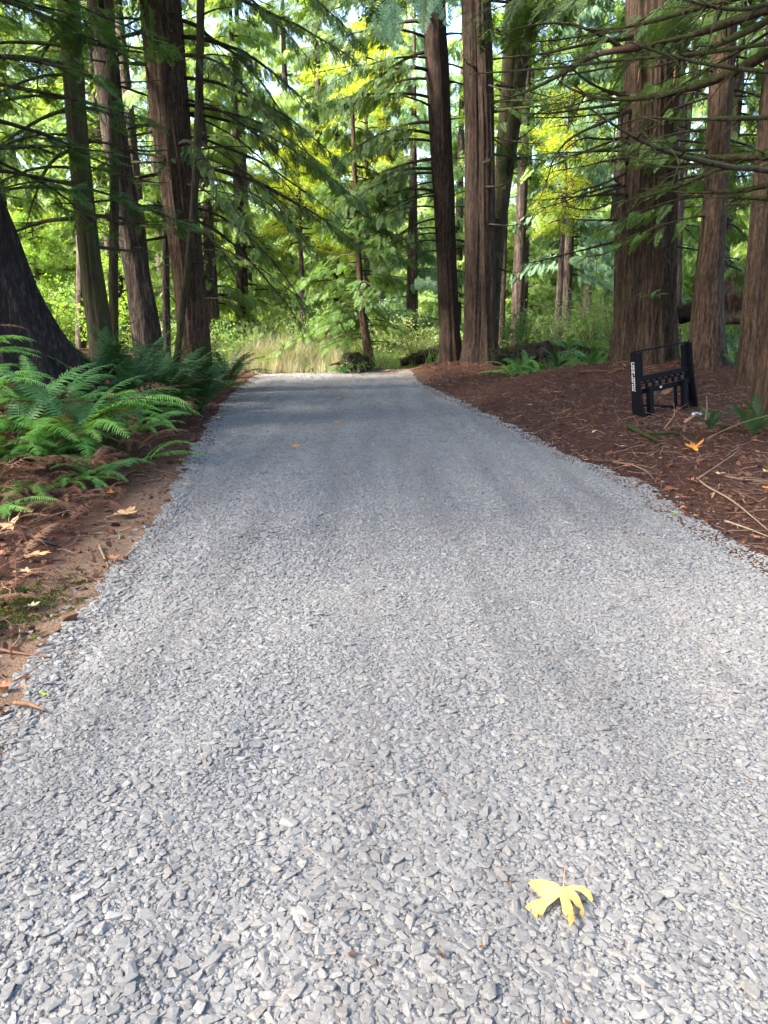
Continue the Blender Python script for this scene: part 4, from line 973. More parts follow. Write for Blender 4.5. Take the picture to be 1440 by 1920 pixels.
rough_log('mossy_log', 'dark mossy log lying left of the straight fir trunk', 'log', [at(752, 680, 25), at(790, 670, 25.2), at(835, 660, 25.6)], [.12, .2, .22], 'dark_bark', seed=3, moss=110)
rough_log('mossy_log', 'dark mossy nurse log with ferns between the fluted and huge cedars', 'log', [at(925, 672, 21), at(1000, 664, 21.3), at(1080, 668, 21.2), at(1160, 674, 20.6)], [.22, .28, .27, .2], 'dark_bark', seed=7, moss=340)
rough_log('rotten_stump', 'small mossy stump rising from the nurse log', 'stump', [at(1028, 692, 20.7), at(1026, 660, 20.7), at(1020, 640, 20.7)], [.3, .24, .1], 'dark_bark', seed=9, moss=70)
rough_log('root_wad', 'dark upturned root wad behind the straight brown trunk', 'stump', [at(1372, 600, 18.5), at(1380, 560, 18.4), at(1388, 525, 18.3), at(1398, 512, 18.2)], [.62, .55, .4, .15], 'dead_wood', seed=12, amp=.3)
rough_log('fallen_log', 'dark fallen log between the huge cedar and the straight trunk', 'log', [at(1272, 590, 19.5), at(1310, 583, 19.3), at(1350, 575, 19.1)], [.22, .24, .2], 'dark_bark', seed=15, moss=40)
def stick(name, label, cat, pts, Y, r0, m, side=0, ground=None, seg=6):
    if ground is None: C = np.array([at(x, y, yy) for (x, y), yy in zip(pts, Y)])
    else:
        C = []
        for x, y in pts:
            C.append(hit(x, y, ground))
        C = np.array(C)
    C = resample(C, 12)
    return tag(link(name, limb_mesh(C, r0, r0 * .35, M[m], side, .18, seg=seg)), label, cat)
m, nt, b = mat('black_plastic', .35, .5); b.inputs['Base Color'].default_value = (.004, .004, .005, 1); M['black_plastic'] = m
p0, p1 = hit(36, 997, .035), hit(104, 1022, .02)
tag(link('pipe', mesh('pipe', *tube(np.array([p0, .5 * (p0 + p1), p1]), .011, 12), m, True)), 'black plastic pipe end poking from the litter under the hanging frond', 'pipe')
stick('fallen_stick', 'reddish stick lying at the left gravel edge', 'stick', [(-10, 1216), (30, 1224), (95, 1233)], None, .008, 'red_wood', 1, .012)
stick('fallen_stick', 'peeled brown stick under the small yellow-green leaf', 'stick', [(25, 1318), (55, 1320), (85, 1332)], None, .009, 'broken_wood', 0, .025)
stick('fallen_stick', 'pale twig slanting beside the curled leaf at the left gravel edge', 'stick', [(186, 1024), (194, 1042), (203, 1062)], None, .006, 'twig_pale', 1, .015)
stick('fallen_stick', 'thin pale root curving over the left gravel edge', 'stick', [(235, 1045), (250, 1030), (266, 1018)], None, .005, 'twig_pale', 0, .012)
stick('fallen_stick', 'crossed pale twig on the tan dirt at far left', 'stick', [(25, 1212), (38, 1195), (37, 1175)], None, .004, 'twig_pale', 1, .015)
stick('fallen_stick', 'long pale twig running down to the right edge', 'stick', [(1306, 896), (1320, 910), (1370, 935), (1440, 994)], None, .008, 'twig_pale', 2, .03)
stick('fallen_stick', 'long straight twig slanting up across the soil at right', 'stick', [(1308, 898), (1340, 876), (1375, 853), (1392, 837)], None, .006, 'twig', 3, .06)
stick('fallen_stick', 'pale twig lying toward the right edge beyond the pale leaf', 'stick', [(1360, 893), (1390, 899), (1440, 901)], None, .007, 'twig_pale', 0, .03)
stick('fallen_stick', 'pale twig crossing the soil at the lower right edge', 'stick', [(1360, 977), (1400, 990), (1440, 1006)], None, .007, 'twig_pale', 3, .02)
stick('fallen_stick', 'curved pale twig near the gravel below the black fork frame', 'stick', [(1150, 866), (1190, 872), (1215, 885), (1226, 898)], None, .007, 'twig_pale', 2, .02)
stick('upright_twig', 'tall crooked twig standing right of the black fork frame', 'stick', [(1316, 806), (1322, 790), (1326, 768), (1325, 742)], (10.2, 10.25, 10.3, 10.3), .011, 'twig_pale', 2)
stick('upright_twig', 'crooked twig rising in front of the fork frame opening', 'stick', [(1234, 820), (1252, 795), (1268, 775), (1262, 758)], (9.9, 10.0, 10.1, 10.1), .009, 'twig', 3)
stick('leaning_branch', 'long thin branch leaning over the fern at the right edge', 'stick', [(1320, 826), (1365, 802), (1400, 790), (1450, 776)], (9.0, 8.9, 8.8, 8.6), .008, 'twig_pale', 2)
stick('mossy_stick', 'short mossy branch on the soil below the fork frame', 'stick', [(1180, 800), (1205, 813), (1236, 828)], None, .028, 'branch_moss', 4, .03)
stick('mossy_stick', 'mossy branch lying toward the broken stub at right', 'stick', [(1212, 812), (1245, 812), (1278, 810)], None, .022, 'branch_moss', 4, .03)
stick('fallen_log', 'grey stick lying behind the broken stub near the right trunk', 'stick', [(1300, 796), (1335, 796), (1372, 797)], None, .03, 'dead_wood', 0, .04)
Yb = 9.55
bs = tag(link('broken_stub', limb_mesh(resample([at(1283, 842, Yb), at(1281, 820, Yb), at(1285, 795, Yb + .03)], 8), .035, .02, M['red_wood'], 2, .15)), 'split reddish stub standing upright near the big orange leaf', 'stub')
tag(link('wood_splinter', limb_mesh(resample([at(1284, 792, Yb + .05), at(1298, 782, Yb + .1), at(1314, 772, Yb + .2)], 6), .02, .006, M['broken_wood'], 1, .1)), 'bright orange splinter on top of the split stub', 'splinter')
tag(link('wood_splinter', limb_mesh(resample([at(1243, 738, 11.9), at(1256, 732, 12.0), at(1268, 726, 12.1)], 6), .03, .012, M['broken_wood'], 0, .1)), 'pale split wood seen through the fork frame opening', 'splinter')
m, nt, b = mat('white_plastic', .4, .4); b.inputs['Base Color'].default_value = (.3, .33, .35, 1); M['white'] = m
pc = at(1306, 773, 10.2); V, F = tube(np.array([[-.07, 0, 0], [-.06, 0, 0], [.05, 0, .01], [.06, 0, .012], [.075, 0, .012], [.09, 0, .012]]), [.014, .024, .025, .02, .011, .011], 12)
tag(link('bottle', mesh('bottle', V, F, M['white'], True), None, pc + [0, 0, -.03], (0, .15, .4)), 'small whitish bottle lying behind the split stub', 'bottle')
# splintered bark heap at the huge cedar's foot
for k in range(12):
    x = r.uniform(1085, 1190) if k < 8 else r.uniform(1165, 1185); y = r.uniform(690, 702) if k < 8 else r.uniform(668, 690)
    p = at(x, y, 16.6); p[2] = max(p[2], float(H(p[0], 16.6)) + .02); d = r.normal(size=3) * [.16, .1, .05]
    tag(link('bark_chunk', mesh('bark_chunk', *tube(np.array([p - d, p, p + d]), [.006, .022, .008], 5), M['broken_wood' if k % 3 == 0 else 'red_wood'])),
        'splintered red bark chunk heaped at the left foot of the huge cedar', 'bark', 'splintered bark at the huge cedar')
# ------------------------------------------------------------------ ferns
def frond_mesh(seed, m, arch=1.0, npair=34, wid=.13, a0=68, a1=-25, pin=3, ragged=0.0):
    """unit-length sword-fern frond: a stalk that rises and bows over, with two ranks of leaflets"""
    r = np.random.default_rng(seed); mb = MB(); n = 24
    a = np.radians(a0 + (a1 - a0) * np.linspace(0, 1, n) ** 1.1 * arch)
    C = np.zeros((n, 3)); tw = .12 * r.normal()
    for i in range(1, n): C[i] = C[i - 1] + np.array([math.cos(a[i]), tw * i / n * .4, math.sin(a[i])]) / n
    mb.add(*tube(C[::3], np.linspace(.008, .002, len(C[::3])), 4))
    T = np.gradient(C, axis=0); T /= np.linalg.norm(T, axis=1)[:, None]
    for i in range(npair):
        t = .12 + .87 * (i + .5) / npair; k = t * (n - 1); j = int(k); f = k - j; j2 = min(j + 1, n - 1)
        B = C[j] * (1 - f) + C[j2] * f; d = T[j]
        S = np.array([0, 1., 0]); N = np.cross(d, S)
        env = min(1, .45 + 2.2 * (t - .1)) * (1 - t ** 3.2) ** .8 + .03
        for sd in (-1, 1):
            if r.random() < ragged: continue
            l = wid * env * r.uniform(.88, 1.08)
            D = S * sd * .95 + d * (.22 + .35 * t) + N * r.normal(0.02, .10); D /= np.linalg.norm(D)
            w = .0095 * (.7 + .5 * env) * r.uniform(.85, 1.1); V = []
            for q in np.linspace(0, 1, pin + 1):
                c = B + D * l * q - np.array([0, 0, 1.]) * l * .30 * q * q + d * l * .10 * q * q
                ww = w * (1.0 - .62 * q) if q < .99 else w * .1
                V += [c - d * ww, c + d * ww]
            mb.add(V, [(2 * x, 2 * x + 1, 2 * x + 3, 2 * x + 2) for x in range(pin)])
    return mb.mesh('frond', m)
FR = {}
for key, mm, sh in (('fern', 'fern', ((1, 68, -25), (1.1, 55, -35), (.9, 75, -5), (1.0, 40, -40))), ('bright', 'fern_bright', ((1, 62, -28), (1.1, 50, -30), (1, 38, -30), (1, 25, -22))),
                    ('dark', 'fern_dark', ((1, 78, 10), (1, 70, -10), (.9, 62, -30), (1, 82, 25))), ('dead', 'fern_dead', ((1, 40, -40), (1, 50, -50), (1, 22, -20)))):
    FR[key] = [frond_mesh(60 + 7 * i + len(key), M[mm], a, a0=b0, a1=b1, ragged=.0 if key != 'dead' else .25, wid=.13 if key != 'dead' else .10) for i, (a, b0, b1) in enumerate(sh)]
def fern(label, pos, n, L, key='fern', az0=0.0, spread=6.283, dead=0, bright=0, kinds=None):
    t = thing('sword_fern', label, 'fern', pos)
    for k in range(n):
        q = key if k >= bright else 'bright'
        a = az0 + spread * ((k + RNG.uniform(.1, .9)) / n - .5)
        link('frond', FR[q][kinds[k % len(kinds)] if kinds else RNG.integers(0, len(FR[q]))], t, RNG.normal(0, .03, 3) * [1, 1, 0], (RNG.normal(0, .15), RNG.normal(0, .08), a), L * RNG.uniform(.75, 1.15))
    for k in range(dead):
        a = az0 + RNG.uniform(-.5, .5) * spread
        o = link('frond', FR['dead'][k % 3], t, (0, 0, .12), (RNG.normal(0, .3), -.25, a), L * RNG.uniform(.6, .95)); o['label'] = 'dead brown frond'
    return t
def gp(px, py, dz=0.0):
    return hit(px, py) + [0, 0, dz]
fern('large bright sword fern at the left foreground, fronds arching toward the gravel', gp(150, 835), 24, 1.2, 'fern', 0, 6.283, 8, 12)
fern('bright sword fern at the left edge beside the large foreground one', gp(35, 835), 22, 1.15, 'fern', .2, 6.283, 8, 10)
fern('sword fern behind the large foreground fern, one frond arching high to the right', gp(215, 790), 16, 1.3, 'bright', .1, 5, 3, 3)
fern('bright sword fern low in front of the large foreground fern', gp(95, 868), 16, .85, 'fern', 0, 6.283, 6, 8)
fern('bright sword fern right of the large foreground fern, near the mossy mound', gp(262, 815), 16, .85, 'fern', 0, 6.283, 4, 9)
fern('bright sword fern deep in the left foreground clump', gp(105, 790), 20, 1.15, 'fern', 0, 6.283, 2, 12)
fern('sword fern between the left-edge fern and the dark flared trunk', gp(70, 770), 18, 1.0, 'fern', 0, 6.283, 3, 10)
fern('bright fern at the very left edge, low in the clump', gp(-5, 865), 16, .85, 'fern', 0, 6.283, 5, 9)
fern('bright fern on the bank above the mossy mound', gp(262, 768), 14, 1.0, 'fern', 0, 6.283, 3, 6)
fern('small sword fern high at the left edge against the dark flared trunk', at(-40, 665, 8.6), 14, .8, 'bright', .2, 4.5, 2, 4)
fern('sword fern at the left edge below the small high one', at(-25, 740, 8.0), 11, .85, 'bright', .1, 4.5, 2, 5)
fern('low withered fern of mostly brown fronds below the large bright fern', gp(175, 905), 6, .6, 'fern', -.6, 4.5, 14, 0)
fern('lone bright frond reaching over the gravel edge at left', gp(262, 862), 3, .72, 'bright', .15, .5, 3, 3)
fern('hanging sword fern fronds in the lower left litter', gp(60, 915), 4, .72, 'bright', -1.15, .8, 3, 4, (3,))
fern('low arching fern fronds above the hanging ones at left', gp(130, 905), 6, .6, 'bright', -.6, 2.4, 5, 6, (3, 2))
fern('low fern fronds at the left edge above the pipe', gp(-5, 960), 5, .6, 'bright', -.5, 1.6, 5, 3, (3, 2))
fern('withered fern clump at the lower left edge', gp(5, 925), 3, .6, 'fern', -.2, 4, 8, 0)
fern('dark fern whose fronds touch the gravel at left', gp(345, 745), 7, .9, 'dark', -.3, 2.6, 1, 0)
for lab, px, py, Y, n, L in (
    ('tall shaded fern at the foot of the slim mossy trunk', 175, 655, 12.2, 13, 1.35), ('tall upright shaded fern in front of the bent grey trunk', 255, 665, 12.4, 16, 1.6),
    ('shaded fern in front of the stout reddish cedar trunk', 325, 675, 13.2, 14, 1.4), ('shaded fern between the dark flared trunk and upright fern', 215, 695, 11.0, 12, 1.2),
    ('shaded fern hanging over the bank right of the stout cedar', 385, 668, 15.0, 14, 1.3), ('last shaded fern on the bank before the driveway end', 425, 660, 18.0, 13, 1.3),
    ('dark fern low behind the large bright foreground fern', 300, 720, 11.0, 12, 1.1), ('dark fern low on the bank above the gravel edge', 375, 710, 13.0, 11, 1.1),
    ('shaded fern half hidden at the root of the dark flared trunk', 160, 690, 10.6, 9, 1.0), ('small shaded fern on the bank top behind the upright fern', 300, 630, 16, 11, 1.2)):
    p = at(px, py, Y); p[2] = float(H(p[0], p[1])) + .02
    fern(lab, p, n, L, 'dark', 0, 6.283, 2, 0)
for lab, px, py, Y, n, L, key in (
    ('bright fern on the ground just right of the fluted cedar', 958, 688, 20.3, 10, .95, 'bright'), ('fern at the left foot of the huge cedar', 1105, 680, 18.6, 12, 1.0, 'fern'),
    ('fern on the nurse log between the fluted and huge cedars', 1062, 655, 20.6, 10, .9, 'fern'), ('grassy fern below the nurse log', 1010, 690, 19.6, 8, .8, 'bright'),
    ('fern arching over the left end of the nurse log', 985, 690, 20.2, 11, .9, 'fern'), ('dark fern on the soil under the small mossy stump', 1045, 694, 19.9, 10, .85, 'dark'),
    ('dark fern at the foot of the right-edge trunk', 1408, 838, 8.9, 10, .62, 'dark'), ('small dark fern beside the split stub', 1330, 822, 9.4, 8, .42, 'dark'),
    ('dim fern behind the straight brown trunk at right', 1392, 640, 16, 10, 1.0, 'dark'), ('fern growing against the rotten stump past the driveway end', 640, 672, 23.6, 9, .7, 'fern'),
    ('sprig of fern sprouting on the huge cedar trunk side', 1225, 560, 16.7, 7, .45, 'fern')):
    p = at(px, py, Y)
    if 'sprouting' not in lab: p[2] = float(H(p[0], p[1])) + .02
    if 'nurse' in lab and 'on the' in lab: p[2] += .5
    fern(lab, p, n, L, key)

# ------------------------------------------------------------------ litter on the soil
def litter_points(n, x0, x1, y0, y1, inner=.05):
    q = np.c_[r.uniform(x0, x1, n), y0 + (y1 - y0) * r.random(n) ** 1.5]; o = outside(q[:, 0], q[:, 1])
    return q[(o > inner) & (np.abs(q[:, 0]) < .58 * q[:, 1] + 1.2)]
def lay(name, key, q, s0, s1, lift, tilt, label, cat):
    n = len(q); s = s0 + (s1 - s0) * r.beta(1.3, 3, n)
    strew(name, key, np.c_[q, H(q[:, 0], q[:, 1]) + lift * s], np.c_[r.normal(0, tilt, n), r.normal(0, tilt, n), r.uniform(0, 6.28, n)], s, kind='stuff', label=label, category=cat)
RB = (1.2, 11, 4, 25); LB = (-9, -1.2, 2.0, 24)
lay('twig_litter', 'twig', np.r_[litter_points(9000, *RB), litter_points(4500, *LB)], .06, .5, .03, .22, 'brown twigs strewn over the bare soil', 'twigs')
lay('pale_twig_litter', 'twig_pale', np.r_[litter_points(900, *RB), litter_points(260, *LB)], .06, .34, .05, .28, 'pale twigs strewn over the bare soil', 'twigs')
lay('leaf_scraps', 'scrap', np.r_[litter_points(24000, *RB), litter_points(32000, *LB), litter_points(2500, -5, 4, 22.5, 25)], .008, .05, .3, .45, 'brown leaf scraps and needles on the soil', 'litter')
lay('soil_clods', 'clod', np.r_[litter_points(15000, *RB, .0), litter_points(4000, *LB, .0), litter_points(1500, -5, 4, 22.5, 24.5)], .006, .06, .2, .5, 'crumbs and clods of red-brown soil', 'soil')
q = litter_points(900, -8, -1.6, 2.5, 14, .45); q = q[fbm(q[:, 0] * .9, q[:, 1] * .9, 55) > .5]
q = np.r_[q, np.c_[r.normal(-3.15, .35, 260), r.normal(8.1, .4, 260)], np.c_[r.normal(-1.95, .12, 90), r.normal(3.75, .2, 90)]]; q = q[outside(q[:, 0], q[:, 1]) > .1]
lay('moss_patches', 'moss', np.repeat(q, 3, 0) + r.normal(0, .05, (len(q) * 3, 2)), .018, .05, .0, .15, 'patches of moss on the left bank', 'moss')
q = litter_points(1500, -8, -1.8, 3.5, 12, .45); n = len(q)
library('frond_dead', FR['dead'])
q = q[r.random(n) < np.where(q[:, 1] < 9.5, .95, .3)]; n = len(q)
strew('fern_litter', 'frond_dead', np.c_[q, H(q[:, 0], q[:, 1]) + .05], np.c_[r.normal(0, .3, n), r.normal(.0, .2, n), r.uniform(0, 6.28, n)], r.uniform(.2, .55, n), kind='stuff', label='brown dead fern fronds matted on the left bank', category='litter')

# ------------------------------------------------------------------ fallen maple leaves, one by one
def leaf_mesh(seed, curl, m):
    rr = np.random.default_rng(seed); O = maple_outline(rr); k = len(O)
    rings = [0.0, .35, .7, 1.0]; V = [[0, 0, 0]]
    ph = rr.uniform(0, 6.28)
    for q in rings[1:]:
        for x, y in O * q: 
            d = math.hypot(x, y); a = math.atan2(y, x)
            V.append([x, y, curl * (.55 * d * d * (.55 + .45 * math.cos(2 * a + ph)) + .10 * d * math.sin(5 * a + ph)) + .02 * rr.normal() * q])
    F = [(0, 1 + j, 1 + (j + 1) % k) for j in range(k)]
    for g in range(2): F += [(1 + g * k + j, 1 + (g + 1) * k + j, 1 + (g + 1) * k + (j + 1) % k, 1 + g * k + (j + 1) % k) for j in range(k)]
    V = np.array(V); V[:, 2] -= V[:, 2].min()
    mb = MB(); mb.add(V, F)
    c0 = V[0]; mb.add(*tube(np.array([c0, c0 + [-.45, .08, .05], c0 + [-.85, .22, .02]]), [.022, .018, .016], 4))
    me = mb.mesh('maple_leaf', LEAFM[m], True)
    sm = [True] * len(me.polygons); me.polygons.foreach_set('use_smooth', sm); return me
def leaf(label, px, py, wpx, col, curl=.3, az=None, tilt=(0, 0), lift=.03):
    p = hit(px, py, .006)
    d = np.linalg.norm(p - [0, 0, EYE]); s = wpx / FPX * d / 1.75
    az = RNG.uniform(0, 6.28) if az is None else az
    o = link('maple_leaf', leaf_mesh(int(px * 7 + py), curl, col), None, p + [0, 0, lift], (tilt[0], tilt[1], az), s)
    return tag(o, label, 'leaf')
for a in (
    ('orange leaf on the shaded gravel, nearest of the three in mid driveway', 556, 842, 28, 'orange', .5),
    ('small orange leaf on the gravel, middle of three up the driveway', 631, 797, 17, 'orange', .6),
    ('small orange leaf on the gravel, farthest of three up the driveway', 637, 750, 20, 'orange', .5),
    ('yellow-tan leaf on the gravel edge below the lone bright frond', 350, 913, 20, 'tan', .5),
    ('pale leaf at the gravel edge under the dark fern', 407, 786, 20, 'pale', .4),
    ('small yellow-green leaf on the stick at lower left', 80, 1314, 20, 'green', .2, None, (.1, .3), .03),
    ('large tan maple leaf on the bare dirt by the left gravel edge', 230, 972, 62, 'tan', .4, 1.2),
    ('curled brown leaf on the dirt at the left gravel edge', 213, 1056, 34, 'brown', .9, 2.2),
    ('big tan leaf near the left frame edge below the pipe', 58, 1050, 60, 'tan', .4, -.6),
    ('tan leaf just below the big tan leaf at left', 52, 1079, 44, 'tan', .4, -2.6),
    ('long curled tan leaf standing at the left frame edge', 18, 990, 50, 'tan', 1.0, -1.0, (.3, .3), .03),
    ('reddish tan leaf cut by the left frame edge beside the tan pair', 4, 1046, 40, 'red', .5),
    ('tan leaf resting on the bank right of the large bright fern', 326, 781, 26, 'tan', .5, None, (.2, -.2), .03),
    ('brown curled leaf caught in the large bright fern', 140, 752, 26, 'brown', 1.0, None, (.8, 0), .42),
    ('red-brown leaf at the left frame edge above the peeled stick', 6, 1300, 26, 'red', .6),
    ('small red-brown leaf left of the yellow-green leaf', 46, 1300, 22, 'red', .6),
    ('orange leaf on the bank beside the lone bright frond', 340, 868, 26, 'orange', .6),
    ('bleached leaf on the tan dirt above the reddish stick', 60, 1146, 26, 'pale', .5),
    ('orange leaf low in the withered fern at left', 210, 930, 24, 'orange', .8),
    ('tan leaf tucked under the hanging frond at far left', 52, 968, 26, 'brown', .6),
    ('large folded orange leaf beside the split stub', 1298, 846, 42, 'orange', 1.1, .4, (.25, -.2), .03),
    ('folded pinkish brown leaf below the large orange one', 1298, 908, 30, 'red', 1.2, 1.3, (.3, .2), .03),
    ('pale yellow leaf on the soil right of the folded brown leaf', 1350, 893, 22, 'pale', .5),
    ('orange leaf at the right gravel edge', 1096, 867, 17, 'orange', .6),
    ('brown leaf on the soil below the mossy stick', 1175, 880, 24, 'red', .5),
    ('long tan leaf on the soil near the mossy stick', 1166, 841, 24, 'tan', .5),
    ('yellow leaf at the right frame edge', 1436, 890, 20, 'yellow', .5),
    ('orange leaf at the right frame edge', 1437, 922, 18, 'orange', .6),
    ('tan sliver of leaf near the right gravel edge', 1190, 912, 14, 'tan', .8),
    ('small pink leaf on the dark soil above the gravel edge at right', 1282, 938, 14, 'red', .6),
    ('small brown leaf next to the gravel edge at right', 1281, 957, 16, 'red', .6),
    ('small tan leaf lowest of those by the right gravel edge', 1304, 973, 14, 'tan', .6),
    ('small green leaf on the right gravel edge', 1265, 968, 12, 'green', .4),
    ('pale leaf standing by the twigs left of the mossy stick', 1112, 814, 12, 'pale', .9, None, (.6, 0), .03),
    ('tan leaf on the soil between gravel and fluted cedar, nearer one', 992, 762, 18, 'tan', .5),
    ('tan leaf on the soil left of the fork frame, higher up', 1046, 738, 18, 'tan', .5),
    ('pale leaf on the soil left of the fork frame, lower down', 1062, 754, 16, 'pale', .5),
    ('tan leaf just past the far end of the gravel', 727, 697, 14, 'tan', .6),
    ('bright leaf on the soil below the fluted cedar', 990, 725, 12, 'orange', .6),
    ('orange leaf on the heaped soil left of the huge cedar', 1065, 710, 14, 'orange', .6),
    ('brown leaf on the soil at the lower right corner of the bank', 1420, 1015, 24, 'brown', .5),
    ('pale leaf on the soil under the curved pale twig', 1165, 822, 10, 'pale', .6)): leaf(*a)

# the nearest leaf: splayed lobes, torn and curled at the tips
OUT = [(635, 492), (690, 482), (760, 492), (820, 525), (845, 572), (832, 588), (800, 560), (745, 528), (695, 518), (740, 560), (765, 610), (778, 690), (760, 722), (740, 690), (752, 650), (715, 640), (690, 600), (670, 585),
       (690, 660), (705, 745), (668, 790), (650, 735), (660, 700), (640, 715), (612, 680), (600, 610), (592, 570), (540, 590), (498, 606), (468, 652), (432, 628), (428, 668), (392, 672), (362, 702), (352, 650), (330, 605), (338, 562),
       (400, 545), (470, 545), (450, 528), (400, 500), (352, 462), (440, 450), (545, 468), (600, 500)]
c0 = hit(900 + 620 / 4, 1560 + 520 / 4)
L2 = np.array([on_plane(900 + x / 4, 1560 + y / 4, c0[2]) for x, y in OUT]) - c0
bm = bmesh.new(); f = bm.faces.new([bm.verts.new(tuple(v)) for v in L2]); bmesh.ops.triangulate(bm, faces=[f])
bmesh.ops.subdivide_edges(bm, edges=[e for e in bm.edges if e.calc_length() > .018], cuts=2, use_grid_fill=True); bmesh.ops.triangulate(bm, faces=bm.faces)
for v in bm.verts:
    d = math.hypot(v.co.x, v.co.y); a = math.atan2(v.co.y, v.co.x)
    v.co.z = .022 + .010 * math.sin(3 * a + .6) * d / .07 - .012 * (d / .07) ** 2 * (.5 + .5 * math.sin(2 * a)) + .003 * (float(vnoise(v.co.x * 90 + 50, v.co.y * 90 + 50, 4)) - .5)
me = bpy.data.meshes.new('maple_leaf'); bm.to_mesh(me); bm.free()
m = LEAFM['yellow'].copy(); m.name = 'leaf_yellow_near'
me.materials.append(m); me.polygons.foreach_set('use_smooth', [True] * len(me.polygons))
for v in me.vertices: v.co *= 1 / .09
lf = tag(link('maple_leaf', me, None, c0 + [0, 0, .012], None, .09), 'big pale yellow maple leaf lying on the foreground gravel', 'leaf')
sp_ = np.array([on_plane(900 + x / 4, 1560 + y / 4, c0[2]) for x, y in ((620, 505), (624, 440), (632, 350), (642, 262))]) - c0; sp_[:, 2] = (.02, .03, .028, .014)
link('stem', mesh('stem', *tube(resample(sp_, 7) / .09, np.linspace(.016, .011, 7), 6), LEAFM['tan'], True), lf)
# a few crumbs of bark and leaf blown onto the gravel
q = np.c_[r.uniform(-2.2, 3, 260), 1.2 + 20 * r.random(260) ** 1.6]; q = q[outside(q[:, 0], q[:, 1]) < -.1]; n = len(q)
strew('gravel_crumbs', 'scrap', np.c_[q, drive_z(q[:, 0], q[:, 1]) + .012], np.c_[r.normal(0, .3, n), r.normal(0, .3, n), r.uniform(0, 6.28, n)], r.uniform(.006, .018, n), kind='stuff', label='crumbs of bark and leaf on the gravel', category='litter')

# ------------------------------------------------------------------ the black pallet-fork frame
m, nt, b = mat('black_paint', .7, .05); g = nt.nodes.new('ShaderNodeNewGeometry'); n_ = noise(nt, 30, 4, g.outputs['Position'], .7)
nt.links.new(ramp(nt, n_, [(.3, (.003, .003, .004)), (.62, (.005, .005, .006)), (.8, (.03, .026, .022))]), b.inputs['Base Color'])
nt.links.new(ramp(nt, n_, [(.3, (.6, .6, .6)), (.8, (.8, .8, .8))]), b.inputs['Roughness']); M['black_paint'] = m
m, nt, b = mat('white_decal', .5, .3); b.inputs['Base Color'].default_value = (.36, .36, .36, 1); M['decal'] = m
Yf = 11.6; pL = at(1187, 786, Yf); zf = float(H(pL[0], Yf))
fr = thing('pallet_fork_frame', 'black steel pallet fork frame standing tilted on the soil at right', 'fork frame', (pL[0] + .03, Yf, pL[2]), None, (math.radians(-3), math.radians(-6.5), math.radians(30)))
def fp(name, boxes, parent=None, mm='black_paint', bev=.006):
    mb = MB()
    for c, s in boxes: mb.add(*box(c, s))
    o = link(name, mb.mesh(name, M[mm]), parent or fr)
    if bev:
        k = o.modifiers.new('bevel', 'BEVEL'); k.width = bev; k.segments = 2
    return o
Wd = 1.22; Ht = 1.00                            # width and height
def side_plate(x, sg):
    prof = [(-.05, 0), (.17, 0), (.17, .12), (.12, .50), (.10, .66), (.09, Ht), (-.05, Ht)]
    V = [(x + e, y, z) for e in (0, .03) for y, z in [(-q[0], q[1]) for q in prof]]; k = len(prof)
    F = [tuple(range(k)), tuple(range(2 * k - 1, k - 1, -1))] + [(j, j + k, (j + 1) % k + k, (j + 1) % k) for j in range(k)]
    me = mesh('side_plate', V, F, M['black_paint']); bm = bmesh.new(); bm.from_mesh(me); bmesh.ops.recalc_face_normals(bm, faces=bm.faces); bm.to_mesh(me); bm.free()
    o = link('side_plate', me, fr); k = o.modifiers.new('bevel', 'BEVEL'); k.width = .004; k.segments = 2
    return o
sL = side_plate(0, -1); sR = side_plate(Wd - .03, 1)
fp('guard_panel', [((.105, -.02, .80), (.15, .02, .38))]); fp('guard_panel', [((Wd - .105, -.02, .80), (.15, .02, .38))])
fp('top_rail', [((Wd / 2, -.015, Ht + .012), (Wd + .02, .06, .024))])
fp('fork_rail', [((Wd / 2, -.03, .595), (Wd - .062, .05, .075))]); fp('slotted_bar', [((Wd / 2, -.032, .525), (Wd - .062, .03, .022))])
fp('lower_rail', [((Wd / 2, -.05, .405), (Wd - .062, .045, .075))])
for k in range(8): fp('spacer', [((.10 + k * (Wd - .2) / 7, -.03, .481), (.035, .036, .068))], bev=.003)
for k in range(9): fp('spacer', [((.08 + k * (Wd - .16) / 8, -.03, .548), (.03, .036, .026))], bev=.003)
for x in (.215, Wd - .235):
    fp('fork_shank', [((x, -.115, .235), (.09, .07, .47))])
    fp('fork_tine', [((x, .44, .025), (.09, 1.0, .04))])
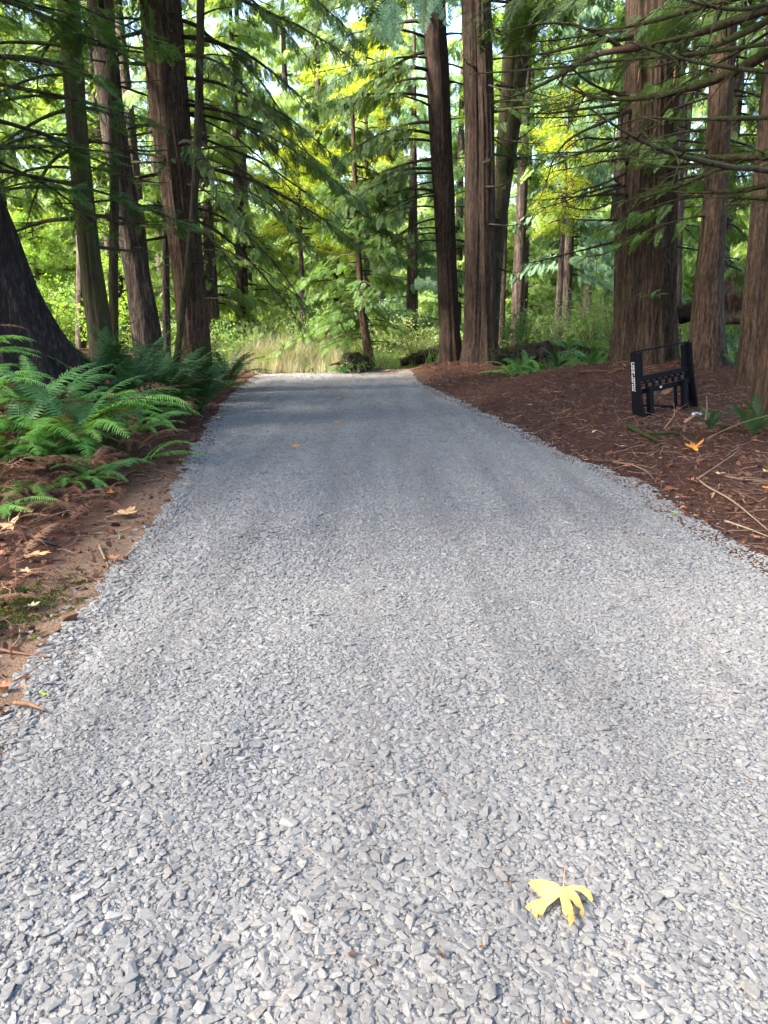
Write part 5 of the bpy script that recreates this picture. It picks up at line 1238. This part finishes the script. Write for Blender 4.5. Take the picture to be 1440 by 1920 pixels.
fp('gusset', [((Wd - .33, -.02, .215), (.05, .03, .35))]); fp('gusset', [((Wd - .16, -.04, .235), (.04, .05, .35))])
fp('attach_plate', [((.105, .005, .22), (.15, .02, .40))]); fp('attach_plate', [((Wd - .105, .005, .22), (.15, .02, .40))]); fp('foot_bar', [((.12, -.10, .035), (.17, .05, .035))]); fp('foot_bar', [((Wd - .12, -.10, .035), (.17, .05, .035))])
fp('sticker', [((.50, -.0765, .418), (.045, .003, .03))], mm='decal', bev=0)
# white block letters down the outer face of the left plate, drawn as strokes on a 5 x 6 grid (column, row, wide, high)
GL = [[(0, 0, 5, 1), (0, 0, 1.3, 6), (0, 5, 5, 1), (3.8, 0, 1.2, 2), (3.8, 4.2, 1.2, 1.6)],
      [(0, 0, 5, 1), (0, 0, 1.2, 6), (3.8, 0, 1.2, 6), (0, 5, 5, 1), (1, 2.5, 3, 1)],
      [(0, 0, 5, 1), (0, 0, 1.2, 6), (3.8, 0, 1.2, 6), (0, 3, 5, 1.1), (2, 0, 1, 3)],
      [(0, 0, 1.3, 6), (0, 5, 5, 1), (3.8, 3.5, 1.2, 2.5), (3.8, 0, 1.2, 1)],
      [(0, 0, 5, 1), (0, 0, 1.2, 6), (3.8, 0, 1.2, 6), (0, 5, 5, 1), (1, 2.5, 3, 1)],
      [(0, 1, 5, 1), (0, 1, 1.2, 5), (3.8, -1, 1.2, 7), (0, 5, 5, 1)],
      [(0, 0, 4.6, 1), (0, 0, 1.2, 6), (3.6, 0, 1.2, 3.4), (1, 2.5, 3, 1), (0, 5, 5, 1), (4.2, 5, 1.2, 2)]]
u = .0088; top = .86
for k, G in enumerate(GL):
    bx = []
    for x0, y0, w_, h_ in G:
        yy = -.062 + (x0 + w_ / 2) * -u * 0 ; zc = top - (k * 7.1 + y0 + h_ / 2) * u
        # the letters sit on the outer (left) face: columns run from far to near
        bx.append(((-.0016, .028 - (x0 + w_ / 2) * u * 1.35, zc), (.003, w_ * u * 1.3, h_ * u)))
    fp('letter', bx, sL, 'decal', 0)
